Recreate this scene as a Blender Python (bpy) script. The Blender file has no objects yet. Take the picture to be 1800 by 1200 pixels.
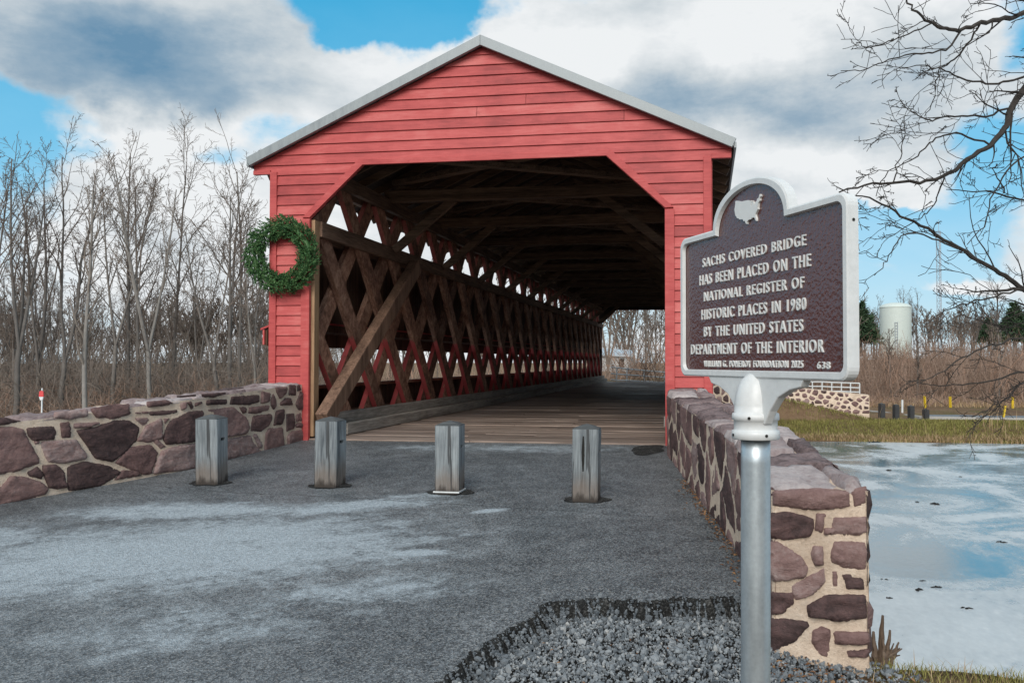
import bpy, bmesh, math, random
import numpy as np
from math import sin, cos, atan, atan2, radians, pi, sqrt, hypot
from mathutils import Vector, noise as mn
from mathutils.geometry import delaunay_2d_cdt

S = bpy.context.scene
COL = S.collection

# ------------------------------------------------------------------ camera
F, PX, PY0 = 1500.0, 1005.0, 600.0          # focal length and principal point in photo pixels (1800 wide)
PITCH, YAW = atan(35/1500.), atan((1240-1005)/1500.)
CAM = np.array([2.718, -10.205, 0.974])
cam = bpy.data.cameras.new("camera"); camo = bpy.data.objects.new("camera", cam); COL.objects.link(camo)
cam.sensor_width = 36; cam.lens = F/1800*36; cam.shift_x = -(PX-900)/1800
cam.clip_start = 0.05; cam.clip_end = 6000
camo.location = CAM; camo.rotation_euler = (pi/2+PITCH, 0, YAW)
S.camera = camo

def ray(px, py):
    c = ((px-PX)/F, 1.0, -(py-PY0)/F)
    y = c[1]*cos(PITCH)-c[2]*sin(PITCH); z = c[1]*sin(PITCH)+c[2]*cos(PITCH); x = c[0]
    return np.array([x*cos(YAW)-y*sin(YAW), x*sin(YAW)+y*cos(YAW), z])
def pt(px, py, Z): return CAM+ray(px, py)*Z
def onY(px, py, Y): r = ray(px, py); return CAM+r*(Y-CAM[1])/r[1]
def onZ(px, py, Z): r = ray(px, py); return CAM+r*(Z-CAM[2])/r[2]

# ------------------------------------------------------------------ light
EXPO = 0.52
S.view_settings.view_transform = 'Standard'; S.view_settings.look = 'None'
S.view_settings.exposure = EXPO; S.view_settings.gamma = 1
SUN_EL, SUN_AZ = radians(32), radians(181)     # azimuth clockwise from +Y: behind and to the left of the camera
sl = bpy.data.lights.new("sun", 'SUN'); so = bpy.data.objects.new("sun", sl); COL.objects.link(so)
sl.energy = 2.1; sl.angle = radians(34); sl.color = (1, .95, .88)
sd = Vector((sin(SUN_AZ)*cos(SUN_EL), cos(SUN_AZ)*cos(SUN_EL), sin(SUN_EL)))
so.rotation_euler = (-sd).to_track_quat('-Z', 'Y').to_euler()

class NT:
    def __init__(s, tree): s.t = tree
    def n(s, typ, ins=None, **kw):
        nd = s.t.nodes.new(typ)
        for k, v in kw.items(): setattr(nd, k, v)
        for k, v in (ins or {}).items():
            if isinstance(v, bpy.types.NodeSocket): s.t.links.new(v, nd.inputs[k])
            else: nd.inputs[k].default_value = v
        return nd
    def m(s, op, a, b=0.0, c=None, clamp=False):
        ins = {0: a, 1: b}
        if c is not None: ins[2] = c
        return s.n('ShaderNodeMath', ins, operation=op, use_clamp=clamp).outputs[0]
    def vm(s, op, a, b=(0, 0, 0)):
        nd = s.n('ShaderNodeVectorMath', {0: a, 1: b}, operation=op)
        return nd.outputs['Value'] if op in ('LENGTH', 'DOT_PRODUCT', 'DISTANCE') else nd.outputs[0]
    def mix(s, f, a, b, typ='MIX'):
        nd = s.n('ShaderNodeMix', data_type='RGBA', blend_type=typ)
        for i, v in ((0, f), (6, a), (7, b)):
            if isinstance(v, bpy.types.NodeSocket): s.t.links.new(v, nd.inputs[i])
            else: nd.inputs[i].default_value = v if i == 0 else ((*v, 1) if len(v) == 3 else v)
        return nd.outputs[2]
    def ss(s, v, lo, hi, a=0.0, b=1.0):
        return s.n('ShaderNodeMapRange', {0: v, 1: lo, 2: hi, 3: a, 4: b}, interpolation_type='SMOOTHSTEP').outputs[0]
    def noise(s, vec, scale, detail=4, rough=.55, dist=0.0, col=False):
        nd = s.n('ShaderNodeTexNoise', {'Vector': vec, 'Scale': scale, 'Detail': detail, 'Roughness': rough, 'Distortion': dist})
        return nd.outputs['Color' if col else 'Fac']

W = bpy.data.worlds.new("World"); S.world = W; W.use_nodes = True
def build_sky():
    t = W.node_tree; t.nodes.clear(); N = NT(t)
    d = N.n('ShaderNodeTexCoord').outputs['Generated']
    rot = N.n('ShaderNodeVectorRotate', {'Vector': d, 'Angle': -YAW}, rotation_type='Z_AXIS').outputs[0]
    sp = N.n('ShaderNodeSeparateXYZ', {0: rot}); x, y, z = sp.outputs
    u = N.m('ARCTAN2', x, y)
    v = N.m('ARCSINE', z)
    w1 = N.noise(d, 3.2, 6, .58, col=True)
    w2 = N.noise(d, 14.0, 6, .6, col=True)
    uv = N.n('ShaderNodeCombineXYZ', {0: u, 1: v, 2: 0.0}).outputs[0]
    uv = N.vm('ADD', uv, N.vm('MULTIPLY', N.vm('SUBTRACT', w1, (.5, .5, .5)), (.20, .14, 0)))
    uv = N.vm('ADD', uv, N.vm('MULTIPLY', N.vm('SUBTRACT', w2, (.5, .5, .5)), (.055, .045, 0)))
    def blob(px, py, rx, ry, soft=0.0):
        r = ray(px, py); r = r/np.linalg.norm(r)
        rx2 = r[0]*cos(YAW)+r[1]*sin(YAW); ry2 = -r[0]*sin(YAW)+r[1]*cos(YAW)
        c = (atan2(rx2, ry2), math.asin(r[2]), 0)
        q = N.vm('MULTIPLY', N.vm('SUBTRACT', uv, c), (F/rx, F/ry, 0))
        return N.ss(N.vm('LENGTH', q), soft, 1.25, 1.0, 0.0)
    stretched = N.vm('MULTIPLY', d, (1, 1, 2.2))
    base = N.noise(stretched, 2.6, 9, .58)
    fine = N.noise(stretched, 9.0, 8, .62)
    cov = N.m('ADD', N.m('ADD', base, .06), N.m('MULTIPLY', N.m('SUBTRACT', fine, .5), .22))
    for px, py, rx, ry, a in [(40, 215, 190, 85, -.42), (20, 330, 120, 70, -.12), (690, 5, 200, 62, -.52), (600, 70, 70, 45, -.35), (390, 300, 90, 30, -.16),
                              (1610, 400, 190, 55, -.34), (1760, 285, 120, 80, -.33), (1560, 520, 210, 60, -.36), (1800, 110, 60, 50, -.15),
                              (300, 110, 380, 150, .30), (560, 170, 260, 80, .25), (260, 285, 240, 75, .32), (960, 120, 250, 110, .3), (1350, 150, 380, 190, .36),
                              (1430, 300, 220, 70, .22), (1700, 470, 90, 22, .25), (1560, 345, 60, 20, .2), (330, 430, 330, 110, .24), (-915, 110, 200, 330, -1.2), (2300, 200, 300, 200, .2)]:
        cov = N.m('ADD', cov, N.m('MULTIPLY', blob(px, py, rx, ry), a))
    mask = N.ss(cov, .43, .61)
    dk = N.m('MULTIPLY', N.ss(base, .40, .75), .25)
    for px, py, rx, ry, a in [(270, 130, 330, 115, .60), (390, 175, 220, 80, .18), (120, 70, 260, 110, .26), (500, 40, 220, 120, .22), (1230, 190, 330, 65, .42), (1500, 240, 220, 70, .38),
                              (1600, 140, 200, 80, .2), (200, 265, 200, 22, .12), (700, 200, 150, 60, .16), (440, 220, 90, 60, .3)]:
        dk = N.m('ADD', dk, N.m('MULTIPLY', blob(px, py, rx, ry), a))
    for px, py, rx, ry, a in [(1300, 60, 220, 70, -.3), (1420, 285, 150, 40, -.4), (960, 110, 160, 60, -.3), (280, 250, 220, 45, -.5)]:
        dk = N.m('ADD', dk, N.m('MULTIPLY', blob(px, py, rx, ry), a))
    dk = N.m('ADD', dk, N.m('MULTIPLY', N.m('SUBTRACT', fine, .5), .95))
    midn = N.noise(stretched, 5.0, 7, .6)
    dk = N.m('ADD', dk, N.m('MULTIPLY', N.m('SUBTRACT', midn, .50), .62), clamp=True)
    k = 10*2**(-EXPO)
    cl = N.n('ShaderNodeValToRGB', {0: dk}); cr = cl.color_ramp
    cr.elements[0].position = 0; cr.elements[0].color = (.86*k, .885*k, .90*k, 1)
    cr.elements[1].position = 1; cr.elements[1].color = (.145*k, .285*k, .43*k, 1)
    e = cr.elements.new(.35); e.color = (.60*k, .66*k, .70*k, 1)
    e = cr.elements.new(.65); e.color = (.33*k, .44*k, .54*k, 1)
    nis = N.n('ShaderNodeTexSky', sky_type='NISHITA', sun_disc=False, sun_elevation=SUN_EL, sun_rotation=SUN_AZ)
    bl = N.n('ShaderNodeValToRGB', {0: N.m('ADD', v, N.m('MULTIPLY', N.m('SUBTRACT', base, .5), .25))}); br = bl.color_ramp
    br.elements[0].position = .02; br.elements[0].color = (.50*k, .74*k, .90*k, 1)
    br.elements[1].position = .42; br.elements[1].color = (.02*k, .42*k, .74*k, 1)
    e = br.elements.new(.22); e.color = (.16*k, .57*k, .85*k, 1)
    blue = N.mix(.82, nis.outputs[0], bl.outputs[0])
    skyc = N.mix(mask, blue, cl.outputs[0])
    below = N.ss(v, -.06, -.01)
    skyc = N.mix(below, (.10*k, .10*k, .09*k), skyc)
    bg = N.n('ShaderNodeBackground', {'Color': skyc, 'Strength': 0.1})
    out = N.n('ShaderNodeOutputWorld'); t.links.new(bg.outputs[0], out.inputs[0])
build_sky()

# ------------------------------------------------------------------ helpers: scene tree
def tag(o, label=None, cat=None, group=None, kind=None):
    if label: o['label'] = label
    if cat: o['category'] = cat
    if group: o['group'] = group
    if kind: o['kind'] = kind
    return o
def thing(name, loc, label, cat, group=None):
    o = bpy.data.objects.new(name, None); COL.objects.link(o); o.location = loc; o.empty_display_size = .2
    return tag(o, label, cat, group)
def copy_tree(o, parent=None):
    c = o.copy(); COL.objects.link(c)
    if parent: c.parent = parent
    for ch in list(o.children): copy_tree(ch, c)
    return c
def root_of(o):
    L = Vector((0, 0, 0))
    while o is not None: L += Vector(o.location); o = o.parent
    return np.array(L)

class MB:
    """collects geometry in world coordinates; build() links it as one mesh object"""
    def __init__(s): s.v = []; s.f4 = []; s.f3 = []; s.fn = []; s.t = []; s.nv = 0
    def add(s, v, f4=None, f3=None, fn=None, tint=None):
        v = np.asarray(v, float).reshape(-1, 3); o = s.nv
        s.v.append(v); s.nv += len(v)
        s.t.append(np.full(len(v), random.random() if tint is None else tint) if np.ndim(tint if tint is not None else 0) == 0 else np.asarray(tint, float))
        if f4 is not None and len(f4): s.f4.append(np.asarray(f4, int)+o)
        if f3 is not None and len(f3): s.f3.append(np.asarray(f3, int)+o)
        if fn: s.fn += [[i+o for i in f] for f in fn]
    def box(s, c, size, rz=0, tint=None, axes=None):
        hx, hy, hz = np.asarray(size)/2
        p = np.array([[x, y, z] for z in (-hz, hz) for y in (-hy, hy) for x in (-hx, hx)])
        if axes is not None: p = p@np.asarray(axes)
        elif rz:
            c_, s_ = cos(rz), sin(rz); p = np.c_[p[:, 0]*c_-p[:, 1]*s_, p[:, 0]*s_+p[:, 1]*c_, p[:, 2]]
        s.add(p+np.asarray(c), [[0, 2, 3, 1], [4, 5, 7, 6], [0, 1, 5, 4], [2, 6, 7, 3], [0, 4, 6, 2], [1, 3, 7, 5]], tint=tint)
    def bar(s, a, b, w, h, up=(0, 0, 1), tint=None):
        a = np.asarray(a, float); b = np.asarray(b, float); d = b-a; L = np.linalg.norm(d); d = d/L
        r = np.cross(d, up); r = r/np.linalg.norm(r); u = np.cross(r, d)
        s.box((a+b)/2, (w, L, h), axes=[r, d, u], tint=tint)
    def tube(s, pts, rad, n=6, cap=False, tint=None):
        pts = np.asarray(pts, float); k = len(pts); rad = np.broadcast_to(rad, (k,))
        d = np.gradient(pts, axis=0); d /= np.linalg.norm(d, axis=1)[:, None]+1e-9
        ref = np.array([0, 0, 1.0]) if abs(d[:, 2]).mean() < .8 else np.array([1.0, 0, 0])
        a = np.cross(d, ref); a /= np.linalg.norm(a, axis=1)[:, None]+1e-9; b = np.cross(d, a)
        th = np.arange(n)*2*pi/n
        ring = pts[:, None]+rad[:, None, None]*(a[:, None]*np.cos(th)[None, :, None]+b[:, None]*np.sin(th)[None, :, None])
        i = np.arange(k-1)[:, None]*n; j = np.arange(n)[None]; j2 = (j+1) % n
        f = np.stack([i+j, i+j2, i+n+j2, i+n+j], -1).reshape(-1, 4)
        s.add(ring.reshape(-1, 3), f, fn=[list(range(n))[::-1], list(range((k-1)*n, k*n))] if cap else None, tint=tint)
    def lathe(s, c, prof, n=24, tint=None):
        prof = np.asarray(prof, float); k = len(prof); th = np.arange(n)*2*pi/n
        v = np.stack([c[0]+prof[:, 0, None]*np.cos(th), c[1]+prof[:, 0, None]*np.sin(th), c[2]+np.repeat(prof[:, 1, None], n, 1)], -1).reshape(-1, 3)
        i = np.arange(k-1)[:, None]*n; j = np.arange(n)[None]; j2 = (j+1) % n
        s.add(v, np.stack([i+j, i+j2, i+n+j2, i+n+j], -1).reshape(-1, 4), tint=tint)
    def grid(s, P, tint=None):
        P = np.asarray(P, float); a, b = P.shape[:2]
        i = np.arange(a-1)[:, None]*b; j = np.arange(b-1)[None]
        s.add(P.reshape(-1, 3), np.stack([i+j, i+j+1, i+b+j+1, i+b+j], -1).reshape(-1, 4), tint=tint)
    def prism(s, poly, fmap, d0, d1, tint=None):
        """poly: 2-D outline, fmap(u, v, d) -> 3-D; closed extrusion from d0 to d1"""
        n = len(poly)
        v = [fmap(p[0], p[1], d0) for p in poly]+[fmap(p[0], p[1], d1) for p in poly]
        s.add(v, [[i, (i+1) % n, n+(i+1) % n, n+i] for i in range(n)], fn=[list(range(n))[::-1], list(range(n, 2*n))], tint=tint)
    def build(s, name, mat, parent=None, smooth=False, loc=None, bevel=0):
        V = np.concatenate(s.v); T = np.concatenate(s.t)
        org = root_of(parent) if parent is not None else (np.asarray(loc, float) if loc is not None else np.zeros(3))
        me = bpy.data.meshes.new(name)
        loops = []; tot = []
        if s.f4: a = np.concatenate(s.f4); loops.append(a.ravel()); tot.append(np.full(len(a), 4))
        if s.f3: a = np.concatenate(s.f3); loops.append(a.ravel()); tot.append(np.full(len(a), 3))
        if s.fn: loops.append(np.concatenate([np.array(f) for f in s.fn])); tot.append(np.array([len(f) for f in s.fn]))
        loops = np.concatenate(loops).astype(np.int32); tot = np.concatenate(tot).astype(np.int32)
        me.vertices.add(len(V)); me.vertices.foreach_set('co', (V-org).astype(np.float32).ravel())
        me.loops.add(len(loops)); me.loops.foreach_set('vertex_index', loops)
        st = np.r_[0, np.cumsum(tot)[:-1]].astype(np.int32)
        me.polygons.add(len(tot)); me.polygons.foreach_set('loop_start', st)
        try: me.polygons.foreach_set('loop_total', tot)
        except Exception: pass
        at = me.attributes.new('tint', 'FLOAT', 'POINT'); at.data.foreach_set('value', T.astype(np.float32))
        me.update(calc_edges=True); me.validate()
        me.polygons.foreach_set('use_smooth', np.full(len(me.polygons), bool(smooth)))
        if mat is not None: me.materials.append(mat)
        o = bpy.data.objects.new(name, me); COL.objects.link(o)
        if parent is not None: o.parent = parent
        else: o.location = org
        if bevel:
            md = o.modifiers.new("bevel", 'BEVEL'); md.width = bevel; md.segments = 2; md.limit_method = 'ANGLE'
        return o

# ------------------------------------------------------------------ materials
def material(name): 
    m = bpy.data.materials.new(name); m.use_nodes = True; m.node_tree.nodes.clear(); return m, NT(m.node_tree)
def finish(m, N, color, rough=.8, bump=None, bdist=.01, bstr=1.0, spec=.5, metal=0.0, coat=0.0, ior=1.45):
    b = N.n('ShaderNodeBsdfPrincipled', {'Base Color': color if isinstance(color, bpy.types.NodeSocket) else (*color, 1), 'Roughness': rough, 'Metallic': metal,
                                         'Specular IOR Level': spec, 'Coat Weight': coat, 'IOR': ior})
    if bump is not None:
        bn = N.n('ShaderNodeBump', {'Height': bump, 'Distance': bdist, 'Strength': bstr}); N.t.links.new(bn.outputs[0], b.inputs['Normal'])
    o = N.n('ShaderNodeOutputMaterial'); N.t.links.new(b.outputs[0], o.inputs[0]); return m
def ramp(N, fac, stops):
    r = N.n('ShaderNodeValToRGB', {0: fac}); cr = r.color_ramp
    while len(cr.elements) < len(stops): cr.elements.new(.5)
    for e, (p, c) in zip(cr.elements, stops): e.position = p; e.color = (*c, 1)
    return r.outputs[0]
def tintv(N): return N.n('ShaderNodeAttribute', attribute_name='tint').outputs['Fac']
def obj_co(N): return N.n('ShaderNodeTexCoord').outputs['Object']

def wood(name, c1, c2, axis='z', scale=1.0, rough=.8, bd=.004, tint=.5, dirt=None, fine=60):
    m, N = material(name); co = obj_co(N)
    st = {'x': (.06, 1, 1), 'y': (1, .06, 1), 'z': (1, 1, .06)}[axis]
    tv = tintv(N)
    v = N.vm('MULTIPLY', co, st); v = N.vm('ADD', v, N.n('ShaderNodeCombineXYZ', {0: N.m('MULTIPLY', tv, 17.0), 1: N.m('MULTIPLY', tv, 31.0), 2: 0.0}).outputs[0])
    g = N.noise(v, fine*scale, 5, .6, .4); big = N.noise(v, 7*scale, 4, .6); f2 = N.noise(co, 3.0, 5, .6)
    f = N.m('ADD', N.m('MULTIPLY', g, .5), N.m('MULTIPLY', big, .5))
    c = ramp(N, f, [(.37, c1), (.63, c2)])
    c = N.mix(1.0, c, ramp(N, N.m('ADD', N.m('MULTIPLY', tv, tint), N.m('MULTIPLY', f2, 1-tint)), [(.1, (.55, .55, .55)), (.9, (1.4, 1.35, 1.3))]), 'MULTIPLY')
    if dirt is not None: c = dirt(N, co, c)
    return finish(m, N, c, rough, N.m('ADD', g, N.m('MULTIPLY', big, .6)), bd, .8, .3)

def stains(N, co, c, amt=.5, col=(.03, .02, .018)):
    s = N.ss(N.noise(co, 2.3, 6, .65), .55, .75)
    return N.mix(N.m('MULTIPLY', s, amt), c, col)

def m_red():
    m, N = material("red_paint"); co = obj_co(N); tv = tintv(N)
    v = N.vm('MULTIPLY', co, (.12, 1, 1))
    g = N.noise(v, 55, 5, .6); b = N.noise(co, 1.7, 6, .6)
    f = N.m('ADD', N.m('MULTIPLY', b, .55), N.m('ADD', N.m('MULTIPLY', g, .25), N.m('MULTIPLY', tv, .2)))
    f = N.m('ADD', f, N.m('MULTIPLY', N.m('SUBTRACT', N.noise(N.vm('MULTIPLY', co, (.5, 1, 4)), 4, 7, .7), .5), .5))
    c = ramp(N, f, [(.30, (.28, .040, .040)), (.43, (.39, .060, .059)), (.54, (.46, .078, .075)), (.72, (.54, .14, .13))])
    wx = N.ss(N.noise(N.vm('MULTIPLY', co, (.3, 1, 1.4)), 26, 7, .75), .62, .72); c = N.mix(N.m('MULTIPLY', wx, .45), c, (.58, .22, .20))
    nl = N.m('LESS_THAN', N.n('ShaderNodeTexVoronoi', {'Vector': N.vm('MULTIPLY', co, (1, 1, 2.6)), 'Scale': 3.0, 'Randomness': .55}).outputs['Distance'], .017); c = N.mix(N.m('MULTIPLY', nl, .7), c, (.12, .03, .025))
    kn = N.ss(N.noise(co, 9, 3, .5), .70, .76); c = N.mix(N.m('MULTIPLY', kn, .35), c, (.25, .03, .03))
    return finish(m, N, c, .55, N.m('ADD', g, N.m('MULTIPLY', b, .5)), .0035, .7, .35)
RED = m_red()
def m_lattice():
    # brown inside; the edges of the planks that show through the low window slot were painted red
    m, N = material("lattice_wood"); co = obj_co(N); tv = tintv(N)
    gm = N.n('ShaderNodeNewGeometry'); nx = N.n('ShaderNodeSeparateXYZ', {0: gm.outputs['True Normal']}).outputs[0]
    pz = N.n('ShaderNodeSeparateXYZ', {0: gm.outputs['Position']}).outputs[2]
    v = N.vm('ADD', co, N.n('ShaderNodeCombineXYZ', {0: N.m('MULTIPLY', tv, 13.0), 1: 0.0, 2: N.m('MULTIPLY', tv, 7.0)}).outputs[0])
    v = N.vm('MULTIPLY', v, (1, .3, .3))
    g = N.noise(v, 42, 6, .62, .6); b = N.noise(v, 6, 5, .6)
    c = ramp(N, N.m('ADD', N.m('MULTIPLY', g, .5), N.m('MULTIPLY', b, .5)), [(.36, (.06, .032, .025)), (.5, (.235, .128, .092)), (.64, (.45, .29, .22))])
    c = N.mix(1.0, c, ramp(N, tv, [(0, (.7, .68, .66)), (1, (1.35, 1.25, 1.15))]), 'MULTIPLY')
    edge = N.m('LESS_THAN', N.m('ABSOLUTE', nx), .5)
    zz = N.m('ADD', pz, N.m('MULTIPLY', N.m('SUBTRACT', b, .5), .25))
    lo = N.ss(zz, 1.36, 1.30); wear = N.ss(N.noise(co, 5, 6, .65), .30, .42)
    outer = N.m('LESS_THAN', nx, -.5)
    rd = N.m('MULTIPLY', N.m('MULTIPLY', N.m('MAXIMUM', edge, outer), lo), wear)
    hi = N.m('MULTIPLY', N.m('MULTIPLY', edge, N.ss(pz, 2.75, 2.85)), N.m('MULTIPLY', wear, .55))
    c = N.mix(N.m('MAXIMUM', rd, hi), c, (.46, .085, .085))
    return finish(m, N, c, .75, g, .004, .8, .3)
LATT = m_lattice()
BROWN = wood("brown_timber", (.065, .04, .028), (.27, .17, .12), 'y', 1, .8, .004)
BROWN_X = wood("brown_tie_timber", (.04, .026, .019), (.20, .128, .086), 'x', 1, .8, .004)
DARKW = wood("dark_roof_boards", (.018, .012, .01), (.06, .04, .032), 'y', 1, .85, .003)
SIDEW = wood("brown_side_boards", (.035, .02, .015), (.15, .085, .055), 'z', .8, .85, .004)
BRACE = wood("worn_brace_timber", (.075, .044, .032), (.27, .17, .12), 'z', .7, .75, .005, dirt=lambda N, co, c: stains(N, co, c, .5, (.06, .02, .02)))
TAN = wood("tan_post_wood", (.22, .13, .075), (.42, .28, .17), 'z', 1, .75, .003)
CURB = wood("grey_curb_wood", (.18, .165, .15), (.46, .43, .395), 'y', 1, .75, .004)
def m_deck():
    m, N = material("deck_planks"); co = obj_co(N); tv = tintv(N)
    v = N.vm('ADD', N.vm('MULTIPLY', co, (.05, 1, 1)), N.n('ShaderNodeCombineXYZ', {0: N.m('MULTIPLY', tv, 21.0), 1: 0.0, 2: 0.0}).outputs[0])
    g = N.noise(v, 38, 6, .62, .3); b = N.noise(v, 9, 5, .6); w = N.noise(N.vm('MULTIPLY', co, (.5, .15, 1)), 1.6, 4, .6)
    c = ramp(N, N.m('ADD', N.m('MULTIPLY', g, .55), N.m('MULTIPLY', b, .45)), [(.3, (.05, .040, .036)), (.46, (.20, .155, .132)), (.7, (.45, .37, .325))])
    c = N.mix(1.0, c, ramp(N, tv, [(0, (.55, .52, .5)), (1, (1.25, 1.2, 1.15))]), 'MULTIPLY')
    return finish(m, N, c, N.m('ADD', N.m('MULTIPLY', w, .5), N.m('ADD', N.m('MULTIPLY', g, .25), .12)), N.m('ADD', g, b), .006, .8, .5)
DECK = m_deck()
def m_metal(name, c, rough, metal=1.0):
    m, N = material(name); co = obj_co(N)
    a = N.noise(N.vm('MULTIPLY', co, (1, 1, .25)), 14, 6, .65); b = N.noise(co, 90, 3, .6)
    cc = N.mix(1.0, (*c, 1), ramp(N, N.m('ADD', N.m('MULTIPLY', a, .7), N.m('MULTIPLY', b, .3)), [(.3, (.72, .73, .75)), (.7, (1.15, 1.15, 1.14))]), 'MULTIPLY')
    return finish(m, N, cc, N.m('ADD', rough, N.m('MULTIPLY', N.m('SUBTRACT', a, .5), .3)), b, .0006, .5, .5, metal)
FASCIA = m_metal("grey_metal_trim", (.25, .275, .285), .45, .25)
ROOFM = m_metal("grey_metal_roof", (.30, .32, .33), .4, .5)
GALV = m_metal("galvanised_steel", (.50, .555, .585), .42, .75)
def m_paint(name, c, rough=.4, var=.12, bd=.001):
    m, N = material(name); co = obj_co(N)
    a = N.noise(co, 4, 6, .65); b = N.noise(co, 55, 4, .6)
    cc = N.mix(1.0, (*c, 1), ramp(N, N.m('ADD', N.m('MULTIPLY', a, .6), N.m('MULTIPLY', b, .4)), [(.3, (1-var,)*3), (.7, (1+var*.4,)*3)]), 'MULTIPLY')
    return finish(m, N, cc, rough, b, bd, .5)
WHITE = m_paint("white_paint", (.63, .645, .645), .38, .18)
LETTER = m_paint("silver_letter_paint", (.66, .67, .66), .45, .12)
def m_panel():
    m, N = material("brown_cast_panel"); co = obj_co(N)
    p = N.n('ShaderNodeTexVoronoi', {'Vector': N.vm('ADD', co, N.vm('MULTIPLY', N.noise(co, 60, 2, .5, col=True), (.012, .012, .012))), 'Scale': 115.0}, feature='SMOOTH_F1').outputs['Distance']
    q = N.noise(co, 130, 3, .6)
    return finish(m, N, (.080, .018, .015), .20, N.m('ADD', N.m('MULTIPLY', p, .8), N.m('MULTIPLY', q, .5)), .0015, 1.0, .75, ior=1.6)
PANEL = m_panel()
def m_stone(name, pal, bd=.022, sc=1.0):
    m, N = material(name); co = obj_co(N); tv = tintv(N)
    v = N.vm('ADD', co, N.n('ShaderNodeCombineXYZ', {0: N.m('MULTIPLY', tv, 9.0), 1: N.m('MULTIPLY', tv, 5.0), 2: N.m('MULTIPLY', tv, 7.0)}).outputs[0])
    a = N.noise(N.vm('MULTIPLY', v, (1, 1, 2.2)), 6*sc, 7, .66, .5); b = N.noise(v, 38*sc, 6, .68); w = N.noise(co, 3, 4, .6)
    f = N.m('ADD', N.m('MULTIPLY', tv, .34), N.m('ADD', N.m('MULTIPLY', a, .38), N.m('MULTIPLY', b, .30)))
    c = ramp(N, f, pal)
    li = N.ss(N.noise(co, 17, 6, .7), .66, .72); c = N.mix(N.m('MULTIPLY', li, .35), c, (.42, .38, .36))
    return finish(m, N, c, .78, N.m('ADD', a, N.m('MULTIPLY', b, .45)), bd, .9, .3)
PAL = [(.33, (.055, .036, .035)), (.43, (.105, .063, .060)), (.52, (.175, .105, .097)), (.61, (.225, .142, .130)), (.74, (.33, .25, .235))]
STONE = m_stone("red_brown_fieldstone", PAL)
CAPST = m_stone("pale_cap_stone", [(.34, (.07, .05, .05)), (.45, (.19, .14, .138)), (.55, (.27, .215, .21)), (.70, (.43, .38, .37))])  # paler, greyer tones than the wall-face stone
def m_mortar():
    m, N = material("pale_mortar"); co = obj_co(N)
    a = N.noise(co, 5, 6, .65); b = N.noise(co, 60, 5, .7); d = N.noise(co, 1.6, 5, .6)
    c = ramp(N, N.m('ADD', N.m('MULTIPLY', a, .55), N.m('MULTIPLY', b, .45)), [(.28, (.42, .315, .235)), (.5, (.66, .525, .41)), (.75, (.78, .67, .56))])
    c = N.mix(N.m('MULTIPLY', N.ss(d, .54, .7), .45), c, (.36, .27, .20))
    return finish(m, N, c, .9, N.m('ADD', a, b), .01, 1.0, .2)
MORTAR = m_mortar()
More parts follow.
